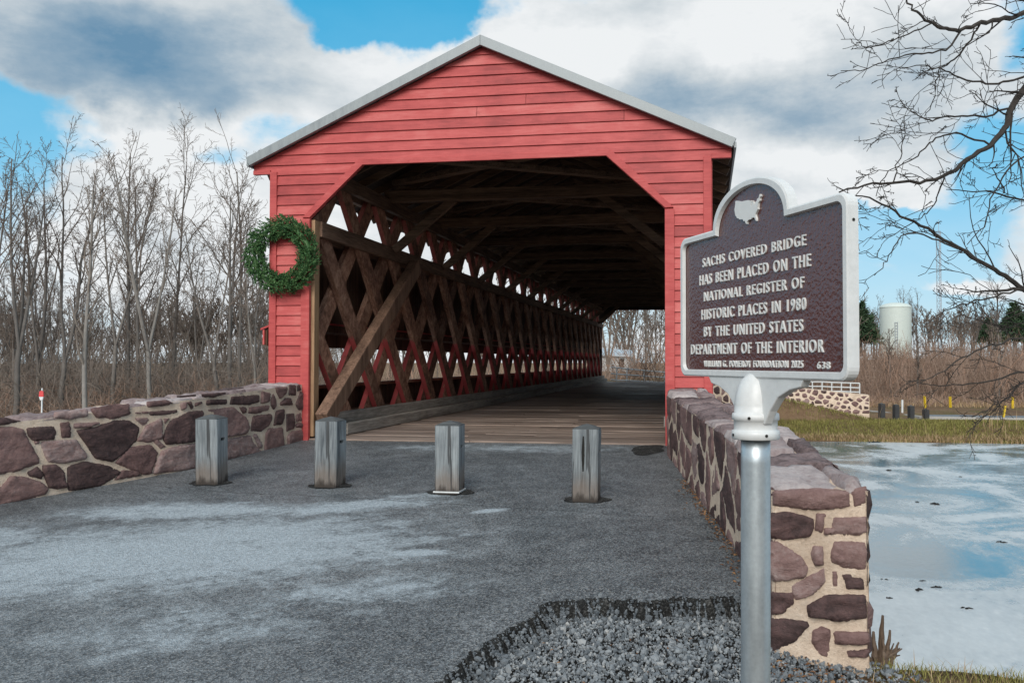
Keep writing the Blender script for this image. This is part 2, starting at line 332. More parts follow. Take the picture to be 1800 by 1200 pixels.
def m_asphalt():
    m, N = material("worn_asphalt"); co = obj_co(N)
    g = N.noise(co, 150, 3, .7); g2 = N.n('ShaderNodeTexVoronoi', {'Vector': co, 'Scale': 120.0}).outputs
    big = N.noise(co, 1.1, 7, .62); mid = N.noise(co, 5, 7, .68)
    # streaks of dried salt run diagonally from the camera's left towards the middle posts
    rt = N.n('ShaderNodeVectorRotate', {'Vector': co, 'Angle': radians(-38)}, rotation_type='Z_AXIS').outputs[0]
    st = N.noise(N.vm('MULTIPLY', rt, (.45, 1.5, 1)), 2.2, 9, .72)
    def ell(cx, cy, rx, ry, a):
        p = N.vm('SUBTRACT', co, (cx, cy, 0)); p = N.n('ShaderNodeVectorRotate', {'Vector': p, 'Angle': radians(-a)}, rotation_type='Z_AXIS').outputs[0]
        p = N.vm('MULTIPLY', p, (1/rx, 1/ry, 0))
        return N.ss(N.vm('LENGTH', p), .15, 1.0, 1.0, 0.0)
    area = ell(-.75, -5.15, 2.9, 1.55, 24)
    for e, k in ((ell(-1.3, -4.0, 1.7, .55, 10), .9), (ell(-.2, -3.75, 1.4, .40, 25), .85), (ell(.35, -3.2, .7, .22, 20), .6), (ell(1.05, -3.72, .26, .10, 35), 1.0), (ell(.9, -4.95, .36, .17, 10), .95), (ell(-2.4, -5.4, 1.8, 1.2, 20), .85),
                 (ell(.4, -.45, 2.6, .5, 3), .62), (ell(.9, -5.7, .9, .45, 20), .62), (ell(.2, -6.4, 1.6, .7, 20), .5)):
        area = N.m('MAXIMUM', area, N.m('MULTIPLY', e, k))
    f = N.m('ADD', N.m('MULTIPLY', area, .50), N.m('ADD', N.m('MULTIPLY', st, .62), N.m('ADD', N.m('MULTIPLY', mid, .62), N.m('MULTIPLY', N.noise(co, 24, 7, .8), .60))))
    cov = N.ss(f, .80, 1.55)
    hf = N.m('ADD', N.m('MULTIPLY', N.noise(co, 85, 3, .7), .55), N.m('MULTIPLY', N.noise(co, 30, 6, .75), .45))
    salt = N.ss(N.m('SUBTRACT', cov, N.m('SUBTRACT', N.m('MULTIPLY', hf, 1.5), .25)), -.25, .32)
    salt = N.m('ADD', N.m('MULTIPLY', salt, N.m('ADD', .35, N.m('MULTIPLY', cov, .5))), N.m('MULTIPLY', cov, .22), clamp=True)
    g3 = N.n('ShaderNodeTexVoronoi', {'Vector': N.vm('ADD', co, N.vm('MULTIPLY', N.noise(co, 40, 2, .5, col=True), (.02, .02, 0))), 'Scale': 78.0}).outputs
    cc3 = N.n('ShaderNodeSeparateColor', {0: g3['Color']}).outputs
    base = ramp(N, N.m('ADD', N.m('MULTIPLY', big, .5), N.m('MULTIPLY', mid, .5)), [(.36, (.052, .059, .065)), (.5, (.100, .109, .116)), (.64, (.160, .170, .177))])
    base = N.mix(1.0, base, ramp(N, cc3[1], [(0, (.60, .60, .60)), (.5, (.97, .97, .97)), (1, (1.38, 1.38, 1.38))]), 'MULTIPLY')
    cc = N.n('ShaderNodeSeparateColor', {0: g2['Color']}).outputs
    base = N.mix(1.0, base, ramp(N, cc[1], [(0, (.35, .35, .35)), (1, (1.7, 1.7, 1.7))]), 'MULTIPLY')
    base = N.mix(N.m('MULTIPLY', N.m('GREATER_THAN', cc[0], .84), .5), base, (.33, .33, .32))
    c = N.mix(salt, base, N.mix(1.0, (.36, .405, .435), ramp(N, cc3[2], [(0, (.72, .72, .72)), (1, (1.2, 1.2, 1.2))]), 'MULTIPLY'))
    wv = N.vm('ADD', co, N.vm('MULTIPLY', N.vm('SUBTRACT', N.noise(co, 2.2, 6, .65, col=True), (.5, .5, .5)), (.25, .25, 0)))
    def crack(a, b_, w):
        dx, dy = b_[0]-a[0], b_[1]-a[1]; L = hypot(dx, dy)
        q = N.vm('SUBTRACT', wv, (a[0], a[1], 0)); al = N.vm('DOT_PRODUCT', q, (dx/L, dy/L, 0)); ac = N.m('ABSOLUTE', N.vm('DOT_PRODUCT', q, (-dy/L, dx/L, 0)))
        return N.m('MULTIPLY', N.m('LESS_THAN', ac, w), N.m('MULTIPLY', N.m('GREATER_THAN', al, 0.0), N.m('LESS_THAN', al, L)))
    ck = crack((-1.6, -3.25), (2.6, -3.75), .007)
    for a, b_, w in (((-3.0, -2.95), (-1.7, -3.2), .005),): ck = N.m('MAXIMUM', ck, crack(a, b_, w))
    c = N.mix(N.m('MULTIPLY', ck, .75), c, (.02, .02, .02))
    rough = N.ss(salt, 0.0, .6, .50, .85)
    return finish(m, N, c, rough, N.m('ADD', g2['Distance'], N.m('MULTIPLY', g, .6)), .007, 1.0, .5)
ASPH = m_asphalt()
def m_noise(name, stops, s1, s2, rough=.9, bd=.02, k=.5, spec=.2):
    m, N = material(name); co = obj_co(N); a = N.noise(co, s1, 7, .65); b = N.noise(co, s2, 5, .7)
    f = N.m('ADD', N.m('MULTIPLY', a, 1-k), N.m('MULTIPLY', b, k))
    return finish(m, N, ramp(N, f, stops), rough, N.m('ADD', N.m('MULTIPLY', a, .5), b), bd, 1.0, spec)
EDGE = m_noise("dark_broken_asphalt", [(.36, (.010, .010, .010)), (.50, (.034, .034, .033)), (.58, (.10, .10, .097)), (.68, (.26, .255, .24))], 8, 75, .8, .03, .72)
GRAVBED = m_noise("dark_gravel_bed", [(.3, (.015, .014, .013)), (.7, (.07, .065, .06))], 9, 120, .9, .02)
EARTH = m_noise("brown_soil", [(.3, (.04, .025, .017)), (.7, (.13, .085, .06))], 4, 60, .95, .02)
def m_tint(name, stops, rough=.8, spec=.3, nz=20, k=.35, bd=.004):
    m, N = material(name); co = obj_co(N); tv = tintv(N); a = N.noise(co, nz, 5, .6)
    f = N.m('ADD', N.m('MULTIPLY', tv, 1-k), N.m('MULTIPLY', a, k))
    return finish(m, N, ramp(N, f, stops), rough, a, bd, .7, spec)
GRAVEL = m_tint("crushed_stone", [(.12, (.05, .058, .066)), (.4, (.14, .155, .168)), (.66, (.26, .275, .285)), (.84, (.40, .39, .37)), (.95, (.42, .27, .18))], .85, .3, 60)
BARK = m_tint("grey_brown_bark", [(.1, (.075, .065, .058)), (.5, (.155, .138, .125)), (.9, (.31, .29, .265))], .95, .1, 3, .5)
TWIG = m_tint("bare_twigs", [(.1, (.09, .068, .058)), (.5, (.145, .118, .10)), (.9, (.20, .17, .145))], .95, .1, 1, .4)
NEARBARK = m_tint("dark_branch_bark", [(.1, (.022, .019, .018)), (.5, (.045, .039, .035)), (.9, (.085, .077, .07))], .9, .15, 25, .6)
BRUSH = m_tint("red_brown_brush", [(.05, (.125, .08, .06)), (.4, (.21, .145, .112)), (.7, (.29, .21, .165)), (.95, (.36, .20, .13))], .95, .1, 1, .3)
STRAW = m_tint("dry_grass_blades", [(.05, (.20, .13, .07)), (.5, (.36, .25, .14)), (.95, (.50, .38, .24))], .9, .1, 2, .3)
GREEN = m_tint("winter_grass_blades", [(.05, (.10, .105, .032)), (.45, (.205, .195, .06)), (.8, (.32, .28, .10)), (.97, (.44, .33, .17))], .9, .1, 2, .3)
FIR = m_tint("wreath_needles", [(.05, (.012, .045, .016)), (.45, (.036, .105, .034)), (.8, (.085, .18, .06)), (.97, (.20, .23, .12))], .6, .4, 40, .3)
CONIF = m_tint("conifer_needles", [(.05, (.022, .045, .025)), (.6, (.05, .085, .045)), (.95, (.09, .115, .06))], .8, .2, 2, .4)
LEAF = m_tint("fallen_leaves", [(.05, (.07, .035, .02)), (.5, (.20, .10, .05)), (.95, (.34, .20, .10))], .9, .1, 10, .3)
REDLEAF = m_tint("red_shrub_leaves", [(.05, (.09, .03, .028)), (.95, (.24, .075, .06))], .9, .1, 10, .3)
STUMPW = m_tint('stump_wood', [(.1, (.05, .036, .028)), (.5, (.12, .085, .062)), (.9, (.24, .185, .145))], .9, .15, 30, .6, .01)
def m_ground():
    m, N = material("winter_ground"); co = obj_co(N)
    a = N.noise(co, .35, 7, .65); b = N.noise(co, 4, 7, .7); d = N.noise(co, 60, 4, .7)
    f = N.m('ADD', N.m('MULTIPLY', a, .45), N.m('ADD', N.m('MULTIPLY', b, .35), N.m('MULTIPLY', d, .2)))
    c = ramp(N, f, [(.3, (.075, .050, .034)), (.48, (.165, .105, .065)), (.62, (.25, .17, .10)), (.8, (.32, .24, .15))])
    g = N.ss(N.noise(co, .5, 6, .6), .50, .62)
    c = N.mix(N.m('MULTIPLY', g, .55), c, ramp(N, N.m('ADD', N.m('MULTIPLY', b, .5), N.m('MULTIPLY', d, .5)), [(.3, (.075, .075, .028)), (.7, (.17, .155, .06))]))
    return finish(m, N, c, .95, N.m('ADD', b, d), .04, 1.0, .1)
GROUND = m_ground()
def m_water():
    m, N = material("thin_ice"); co = obj_co(N)
    big = N.noise(N.vm('MULTIPLY', co, (1, .8, 1)), .33, 6, .6, .8); rip = N.noise(N.vm('MULTIPLY', co, (1, .5, 1)), 9, 5, .65); mic = N.noise(N.vm('MULTIPLY', co, (.55, 1, 1)), 26, 5, .7)
    ice = N.ss(N.m('ADD', big, N.m('MULTIPLY', N.m('SUBTRACT', rip, .5), .12)), .38, .60)
    c = ramp(N, N.m('ADD', N.m('MULTIPLY', rip, .5), N.m('MULTIPLY', big, .5)), [(.35, (.29, .325, .345)), (.6, (.46, .50, .515)), (.75, (.62, .645, .65))])
    c = N.mix(ice, (.08, .145, .18), c)
    r = N.m('ADD', N.m('MULTIPLY', ice, .20), N.m('ADD', .05, N.m('MULTIPLY', N.m('MULTIPLY', rip, ice), .22)))
    h = N.m('ADD', N.m('MULTIPLY', rip, .5), N.m('MULTIPLY', mic, N.m('ADD', .08, N.m('MULTIPLY', ice, .5))))
    b = finish(m, N, c, r, h, .012, .5, 1.0, 0, 0, 2.5)
    return b
WATER = m_water()
FARROAD = m_noise("grey_road", [(.3, (.10, .11, .12)), (.7, (.17, .185, .20))], .6, 30, .6, .004)
KERB = m_noise("pale_concrete", [(.3, (.30, .29, .27)), (.7, (.48, .46, .43))], 2, 40, .85, .004)
YELLOW = m_paint("yellow_paint", (.62, .42, .02), .5)
TANK = m_paint("pale_tank_paint", (.56, .62, .58), .5, .14)
BLACKW = m_paint("dark_post_wood", (.045, .045, .047), .8, .4)
DARK = m_paint("dark_recess", (.012, .011, .010), .9)
STEEL = m_paint("grey_mast_steel", (.35, .38, .42), .6)
REDP = m_paint("red_marker_paint", (.55, .06, .06), .5)
ROOFW = m_paint("pale_blue_roof", (.62, .70, .76), .5)
TEAL = m_paint("teal_paint", (.08, .30, .30), .6)
def m_bollard():
    def dirt(N, co, c):
        z = N.n('ShaderNodeSeparateXYZ', {0: co}).outputs[2]
        n = N.noise(N.vm('MULTIPLY', co, (1, 1, .3)), 14, 5, .65)
        zz = N.m('ADD', z, N.m('MULTIPLY', N.m('SUBTRACT', n, .5), .22))
        c = N.mix(N.ss(zz, .30, .10, 0.0, .62), c, (.15, .105, .075))
        c = N.mix(N.ss(zz, .10, .02, 0.0, .88), c, (.028, .022, .018))
        crk = N.ss(N.noise(N.vm('MULTIPLY', co, (1, 1, .05)), 26, 3, .5), .63, .67)
        return N.mix(N.m('MULTIPLY', crk, .8), c, (.035, .035, .036))
    return wood("weathered_grey_wood", (.085, .10, .114), (.31, .345, .365), 'z', 1, .8, .006, .25, dirt, 55)
BOLL = m_bollard()

# ------------------------------------------------------------------ ground levels
def road_z(y):
    y = np.minimum(y, 0); return -.02+.045*np.maximum(y, -9.5)
def sstep(a, b, x): t = np.clip((x-a)/(b-a), 0, 1); return t*t*(3-2*t)
LWALL = np.array([(-2.33, -.05), (-2.45, -2.27), (-2.86, -3.54), (-3.3, -4.7), (-4.1, -6.4), (-5.6, -8.6)])
RWALL = np.array([(2.28, -.05), (2.30, -.75), (2.885, -4.475), (3.04, -5.93)])
WATER_Z = -2.6
def lw_x(y): return np.interp(-y, -LWALL[:, 1], LWALL[:, 0])
def rw_x(y): return np.interp(-y, -RWALL[:, 1], RWALL[:, 0])
def gravel_z(x, y):
    return -.385+.035*(y+5.6)-.20*np.clip(x-2.85, 0, .62)-.03*np.maximum(x-3.47, 0)
FAR0 = 29.2                                       # y of the far waterline at the bridge
def ground_z(x, y):
    x = np.asarray(x, float); y = np.asarray(y, float)
    # near approach
    near = road_z(y)-.07
    near = np.where(y < -5.2, np.where(x > 0.9, gravel_z(x, y)-.03, near), near)
    right = np.maximum(x-(rw_x(y)+.3), 0)*sstep(-5.72, -5.2, y)
    left = np.maximum(lw_x(y)-.25-x, 0)
    near = near-np.minimum(right*2.4+np.maximum(x-5.5, 0)*.5*(x > 3), 3.2)-1.5*sstep(-5.75, -4.9, y)*(x > rw_x(y)+.35)-np.minimum(left*.45, 1.5)
    drop = sstep(-.1, .6, y); 
    near = near*(1-drop)+drop*-3.5
    # far side: flat flood plain, ramp at the bridge end, hill beyond
    far0 = FAR0+.01*x
    bank = -2.75+.85*sstep(-1.0, 3.2, y-far0)+.15*sstep(3, 9, y-far0)
    ramp_ = 1-sstep(31.6, 32.6, y)
    lat = np.where(x > 0, np.maximum(x-3.2, 0)*.235, np.maximum(-x-3.2, 0)*.6)
    emb = np.maximum(-.12-lat-ramp_*4.0-np.maximum(y-44, 0)*.06, -9)
    bank = np.maximum(bank, emb)
    hill = np.minimum(np.maximum(y-58, 0)*.040*sstep(0, 40, x), 4.3)-np.maximum(y-170, 0)*.012
    bank = bank+hill
    t = sstep(12, 14, y)
    ch = -3.5
    z = np.where(y < 13, np.maximum(near, ch), np.where(y > 22, np.maximum(bank, ch), ch))
    # keep the land behind and beside the camera
    return z
def noisef(x, y, s, o=0.0): return mn.noise(Vector((x*s+o, y*s-o, o)))
def build_ground():
    xs = np.unique(np.r_[np.linspace(-1500, -120, 12), np.linspace(-120, -14, 40), np.linspace(-14, 14, 140), np.linspace(14, 120, 70), np.linspace(120, 1500, 14)])
    ys = np.unique(np.r_[np.linspace(-1200, -40, 10), np.linspace(-40, -12, 20), np.linspace(-12, 2, 90), np.linspace(2, 26, 10), np.linspace(26, 50, 80), np.linspace(50, 140, 40), np.linspace(140, 2500, 14)])
    X, Y = np.meshgrid(xs, ys); Z = ground_z(X, Y)
    for i in range(X.shape[0]):
        for j in range(X.shape[1]):
            if abs(X[i, j]) < 120 and 25 < Y[i, j] < 140: Z[i, j] += .12*noisef(X[i, j], Y[i, j], .4)
            if X[i, j] > 3.4 and -12 < Y[i, j] < 1: Z[i, j] += .05*noisef(X[i, j], Y[i, j], 1.7, 3)
    b = MB(); b.grid(np.dstack([X, Y, Z])); o = b.build('ground', GROUND, smooth=True); tag(o, kind='structure')
build_ground()
def gz(x, y): return float(ground_z(x, y))
wb = MB(); wb.grid(np.array([[(x, y, WATER_Z) for x in (-400, -60, 0, 60, 400)] for y in (-12, 0, 20, 34)])); 
tag(wb.build('water', WATER), kind='structure')

# ------------------------------------------------------------------ road with its broken edge
EDGE_PX = [(1352, 1040), (1290, 1040), (1230, 1044), (1180, 1042), (1150, 1049), (1100, 1046), (1050, 1043), (1000, 1046), (955, 1052), (935, 1076), (895, 1095), (860, 1116), (820, 1145), (795, 1172), (760, 1195), (700, 1240), (640, 1300)]
def on_road(px, py):
    r = ray(px, py); t = (-.02+.045*CAM[1]-CAM[2])/(r[2]-.045*r[1]); return CAM+t*r
def build_road():
    rng = random.Random(3)
    e0 = [on_road(*p)[:2] for p in EDGE_PX]; e = []
    for a, b in zip(e0[:-1], e0[1:]):
        n = max(2, int(np.linalg.norm(b-a)/.018))
        for i in range(n):
            p = a+(b-a)*i/n; e.append(p+np.array([rng.uniform(-.02, .02), rng.uniform(-.022, .022)]))
    e.append(e0[-1]); e = np.array(e)
    lw = [(lw_x(y)-.12, y) for y in np.linspace(-8.6, -.02, 24)]
    rw = [(rw_x(y)+.12, y) for y in np.linspace(-.02, -5.3, 16)]
    poly = lw+rw+[tuple(p) for p in e]+[(e[-1][0]-.3, -9.5), (-5.0, -11.0)]
    pts = [Vector(p) for p in poly]; nb = len(pts)
    P = np.array(poly)
    for q in e[::2]:
        for _ in range(3):
            a = rng.uniform(0, 6.28); r_ = rng.uniform(.02, .15); pts.append(Vector((q[0]+r_*cos(a), q[1]+r_*sin(a))))
    for y in np.r_[np.arange(-9.3, -.1, .16)]:
        for x in np.arange(-5.4, 3.2, .16):
            pts.append(Vector((x+rng.uniform(-.05, .05), y+rng.uniform(-.05, .05))))
    V, _, Fs, *_ = delaunay_2d_cdt(pts, [(i, (i+1) % nb) for i in range(nb)], [list(range(nb))], 1, 1e-6)
    v3 = [(p.x, p.y, float(road_z(p.y))+.006*noisef(p.x, p.y, 1.3)+.003*noisef(p.x, p.y, 6)) for p in V]
    for i, (x, y, z) in enumerate(v3):
        dd = np.sqrt(((e-np.array([x, y]))**2).sum(1).min()); v3[i] = (x, y, z-.022*max(0, 1-dd/.16)**2)
    b = MB(); b.add(v3, f3=[f for f in Fs if len(f) == 3]); o = b.build('road', ASPH, smooth=True); tag(o, kind='structure')
    # crumbling edge: strip that falls from the road sheet to the gravel
    d = np.gradient(e, axis=0); d /= np.linalg.norm(d, axis=1)[:, None]; nrm = np.c_[-d[:, 1], d[:, 0]]
    c = np.array([2.6, -7.0]); sgn = np.sign(((c-e)*nrm).sum(1)); nrm *= np.median(sgn)
    rows = []; K = 14
    for k in range(K):
        t = k/(K-1); row = []
        for i, p in enumerate(e):
            wdt = .085+.06*noisef(i*.05, 0, 1.7, 5); q = p+nrm[i]*t*wdt
            zr = float(road_z(p[1]))-.020; zg = float(gravel_z(q[0], q[1]))-.02
            z = zr+(zg-zr)*(sstep(0, 1, t)*.7+.3*t)+(.020*noisef(q[0], q[1], 11, 2)+.016*noisef(q[0], q[1], 27, 1)+.014*noisef(q[0], q[1], 60, 4))*min(1, 4*t)
            row.append((q[0], q[1], z if k else zr-.001))
        rows.append(row)
    b = MB(); b.grid(np.array(rows)); tag(b.build('road_edge', EDGE, smooth=False), kind='structure')
    return e
EDGE_LINE = build_road()

def inside(p, poly):
    x, y = p; c = False; n = len(poly)
    for i in range(n):
        x1, y1 = poly[i]; x2, y2 = poly[i-1]
        if (y1 > y) != (y2 > y) and x < (x2-x1)*(y-y1)/(y2-y1)+x1: c = not c
    return c
def build_gravel():
    b = MB(); xs = np.linspace(.6, 3.42, 60); ys = np.linspace(-9.0, -5.2, 60)
    rng = np.random.default_rng(5)
    poly = [tuple(p) for p in EDGE_LINE]+[(4.0, -9.5), (4.6, -6.4), (3.6, -5.8), (3.0, -5.5)]
    base = np.array([[(x, y, float(gravel_z(x, y))-.015+.02*noisef(x, y, 3)) for x in xs] for y in ys])
    keep = []
    ico = bmesh.new(); bmesh.ops.create_icosphere(ico, subdivisions=1, radius=1); iv = np.array([v.co[:] for v in ico.verts]); ifc = np.array([[v.index for v in f.verts] for f in ico.faces]); ico.free()
    b = MB(); n = 0
    while n < 28000:
        x = rng.uniform(1.3, 3.75); y = rng.uniform(-7.8, -5.2)
        if not inside((x, y), poly): continue
        if x > 3.45+.25*rng.normal() and rng.random() < .85: n += 1; continue
        r = .0056*rng.lognormal(0, .45); a = rng.uniform(0, 6.28, 3)
        sc = r*rng.uniform(.5, 1.4, 3); v = iv*sc*(1+rng.uniform(-.32, .32, (len(iv), 1)))
        ca, sa = cos(a[0]), sin(a[0]); v = np.c_[v[:, 0]*ca-v[:, 1]*sa, v[:, 0]*sa+v[:, 1]*ca, v[:, 2]]
        ca, sa = cos(a[1]), sin(a[1]); v = np.c_[v[:, 0], v[:, 1]*ca-v[:, 2]*sa, v[:, 1]*sa+v[:, 2]*ca]
        z = float(gravel_z(x, y))+rng.uniform(-.004, .012)+.02*noisef(x, y, 3)
        b.add(v+np.array([x, y, z]), f3=ifc, tint=rng.beta(2, 2.4)); n += 1
    # crumbs lying on the broken edge
    d = np.gradient(EDGE_LINE, axis=0); d /= np.linalg.norm(d, axis=1)[:, None]; nrm = np.c_[-d[:, 1], d[:, 0]]
    nrm *= np.median(np.sign(((np.array([2.6, -7.0])-EDGE_LINE)*nrm).sum(1)))
    for _ in range(5200):
        i = rng.integers(len(EDGE_LINE)); t = rng.beta(2.4, 1.0)*1.15-.08; p = EDGE_LINE[i]; q = p+nrm[i]*t*.11
        zr = float(road_z(p[1])); zg = float(gravel_z(q[0], q[1])); z = zr+(zg-zr)*float(sstep(0, 1, t)*.7+.3*min(max(t, 0), 1))
        r = (.0055 if t > .4 else .0035)*rng.lognormal(0, .4); v = iv*r*rng.uniform(.5, 1.4, 3)*(1+rng.uniform(-.3, .3, (len(iv), 1)))
        b.add(v+np.array([q[0], q[1], z+.004+rng.uniform(-.004, .008)]), f3=ifc, tint=rng.beta(1.3, 4.5))
    tag(b.build('gravel', GRAVEL), kind='stuff')
    b = MB(); b.grid(base); tag(b.build('gravel_bed', GRAVBED, smooth=True), kind='structure')
build_gravel()

# ------------------------------------------------------------------ stone walls
def densify(poly, step, rng, jit):
    out = []; n = len(poly)
    for i in range(n):
        a = np.array(poly[i]); b = np.array(poly[(i+1) % n]); L = np.linalg.norm(b-a); k = max(1, int(L/step))
        for j in range(k): out.append(a+(b-a)*j/k)
    out = np.array(out)
    return out
def chaikin(poly, it=2):
    p = np.array(poly, float)
    for _ in range(it):
        q = np.roll(p, -1, 0); p = np.stack([.93*p+.07*q, .07*p+.93*q], 1).reshape(-1, 2)
    return p
def stone(b, poly, fmap, step=.03, bulge=.02, rough=.014, rng=None, sunk=-.012, tint=None, grow=.009):
    """one stone: bulging, rough lump whose outline is poly on the wall face"""
    rng = rng or random
    c = np.mean(np.array(poly, float), 0); p0 = np.array(poly, float); r_ = np.linalg.norm(p0-c, axis=1)[:, None]
    p = densify(chaikin(c+(p0-c)*(1+grow/np.maximum(r_, .02)), 1), step, rng, 0)
    for i in range(len(p)): p[i] += (p[i]-c)*.03*noisef(p[i][0]*1.0, p[i][1], 9, 4)+.006*np.array([noisef(p[i][0], p[i][1], 25, 1), noisef(p[i][0], p[i][1], 25, 8)])*min(1, step/.03)
    nb = len(p); pts = [Vector(q) for q in p]
    lo, hi = p.min(0), p.max(0)
    for x in np.arange(lo[0]+step*.5, hi[0], step):
        for y in np.arange(lo[1]+step*.5, hi[1], step):
            q = (x+rng.uniform(-.3, .3)*step, y+rng.uniform(-.3, .3)*step)
            if inside(q, p): pts.append(Vector(q))
    V, _, Fs, *_ = delaunay_2d_cdt(pts, [(i, (i+1) % nb) for i in range(nb)], [list(range(nb))], 1, 1e-6)
    seg_a = p; seg_d = np.roll(p, -1, 0)-p; L2 = (seg_d**2).sum(1)+1e-12
    off = rng.uniform(0, 50); tl = (rng.uniform(-1, 1)*.05, rng.uniform(-1, 1)*.05)
    out = []
    for q in V:
        qq = np.array([q.x, q.y]); t = np.clip(((qq-seg_a)*seg_d).sum(1)/L2, 0, 1)
        ds = np.sqrt((((seg_a+seg_d*t[:, None])-qq)**2).sum(1).min())
        e = 1-math.exp(-ds/(.003+.035*step))
        h = sunk+(bulge-sunk)*e
        h += e*(rough*mn.fractal(Vector((q.x*5+off, q.y*8, off)), .8, 2.1, 5)+(q.x-c[0])*tl[0]+(q.y-c[1])*tl[1])
        out.append(fmap(q.x, q.y, h))
    b.add(out, f3=[f for f in Fs if len(f) == 3], tint=rng.random() if tint is None else tint)
def clip_half(poly, m, n):
    out = []; k = len(poly)
    for i in range(k):
        a, b = poly[i], poly[(i+1) % k]; da = (a-m)@n; db = (b-m)@n
        if da <= 0: out.append(a)
        if (da < 0) != (db < 0): out.append(a+(b-a)*da/(da-db))
    return out
def voronoi(seeds, rect, joint, asp=1.0):
    x0, y0, x1, y1 = rect; res = []
    sc = np.array([1, asp])
    for i, s in enumerate(seeds):
        poly = [np.array(q)*sc for q in ((x0, y0), (x1, y0), (x1, y1), (x0, y1))]; s_ = s*sc
        for j, t in enumerate(seeds):
            if i == j: continue
            t_ = t*sc; d = t_-s_; L = np.linalg.norm(d)
            if L > 2.0: continue
            poly = clip_half(poly, (s_+t_)/2-d/L*joint/2, d/L)
            if len(poly) < 3: break
        if len(poly) >= 3: res.append([q/sc for q in poly])
    return res
def seeds_grid(L, H, w, h, rng, jit=.38):
    nx = max(1, round(L/w)); ny = max(1, round(H/h)); o = []
    for j in range(ny):
        for i in range(nx): o.append(np.array([(i+.5+(.5*(j % 2)-.25)+rng.uniform(-jit, jit))*L/nx, (j+.5+rng.uniform(-jit, jit)*.8)*H/ny]))
    return o
def polyline_map(line, side):
    """(s, z, d) -> 3-D on a vertical wall along line; d is outwards on the given side (+1: right of travel)"""
    line = np.asarray(line, float); seg = np.diff(line, axis=0); L = np.linalg.norm(seg, axis=1); S_ = np.r_[0, np.cumsum(L)]
    # smoothed normals at the vertices
    n = np.c_[seg[:, 1], -seg[:, 0]]/L[:, None]*side; nv = np.vstack([n[:1], (n[:-1]+n[1:])/2, n[-1:]])
    nv /= np.linalg.norm(nv, axis=1)[:, None]
    def f(s, z, d):
        x = np.interp(s, S_, line[:, 0]); y = np.interp(s, S_, line[:, 1])
        if s > S_[-1]: e = seg[-1]/L[-1]*(s-S_[-1]); x += e[0]; y += e[1]
        if s < 0: e = seg[0]/L[0]*s; x += e[0]; y += e[1]
        nx = np.interp(s, S_, nv[:, 0]); ny = np.interp(s, S_, nv[:, 1])
        return (x+nx*d, y+ny*d, z)
    return f, S_
def px_on_wall(px, py, line, S_):
    r = ray(px, py); best = None
    for k in range(len(line)-1):
        a, b_ = line[k], line[k+1]; e = b_-a
        M = np.array([[r[0], -e[0]], [r[1], -e[1]]]); t, q = np.linalg.solve(M, a-CAM[:2])
        if (q >= -1e-6 or k == 0) and (q <= 1+1e-6 or k == len(line)-2) and t > 0:
            if best is None or t < best[0]: best = (t, S_[k]+q*(S_[k+1]-S_[k]), CAM[2]+r[2]*t)
    return best[1], best[2]
def mortar_face(b, fmap, s0, s1, zlo, zhi, step=.05, d=0.0, amp=.008):
    ss = np.arange(s0, s1+step, step); R = []
    for s in np.minimum(ss, s1):
        lo, hi = zlo(s), zhi(s); row = []
        for t in np.linspace(0, 1, 16):
            z = lo+(hi-lo)*t; row.append(fmap(s, z, d+amp*noisef(s, z, 9, 2)+.5*amp*noisef(s, z, 30, 7)))
        R.append(row)
    b.grid(np.array(R))

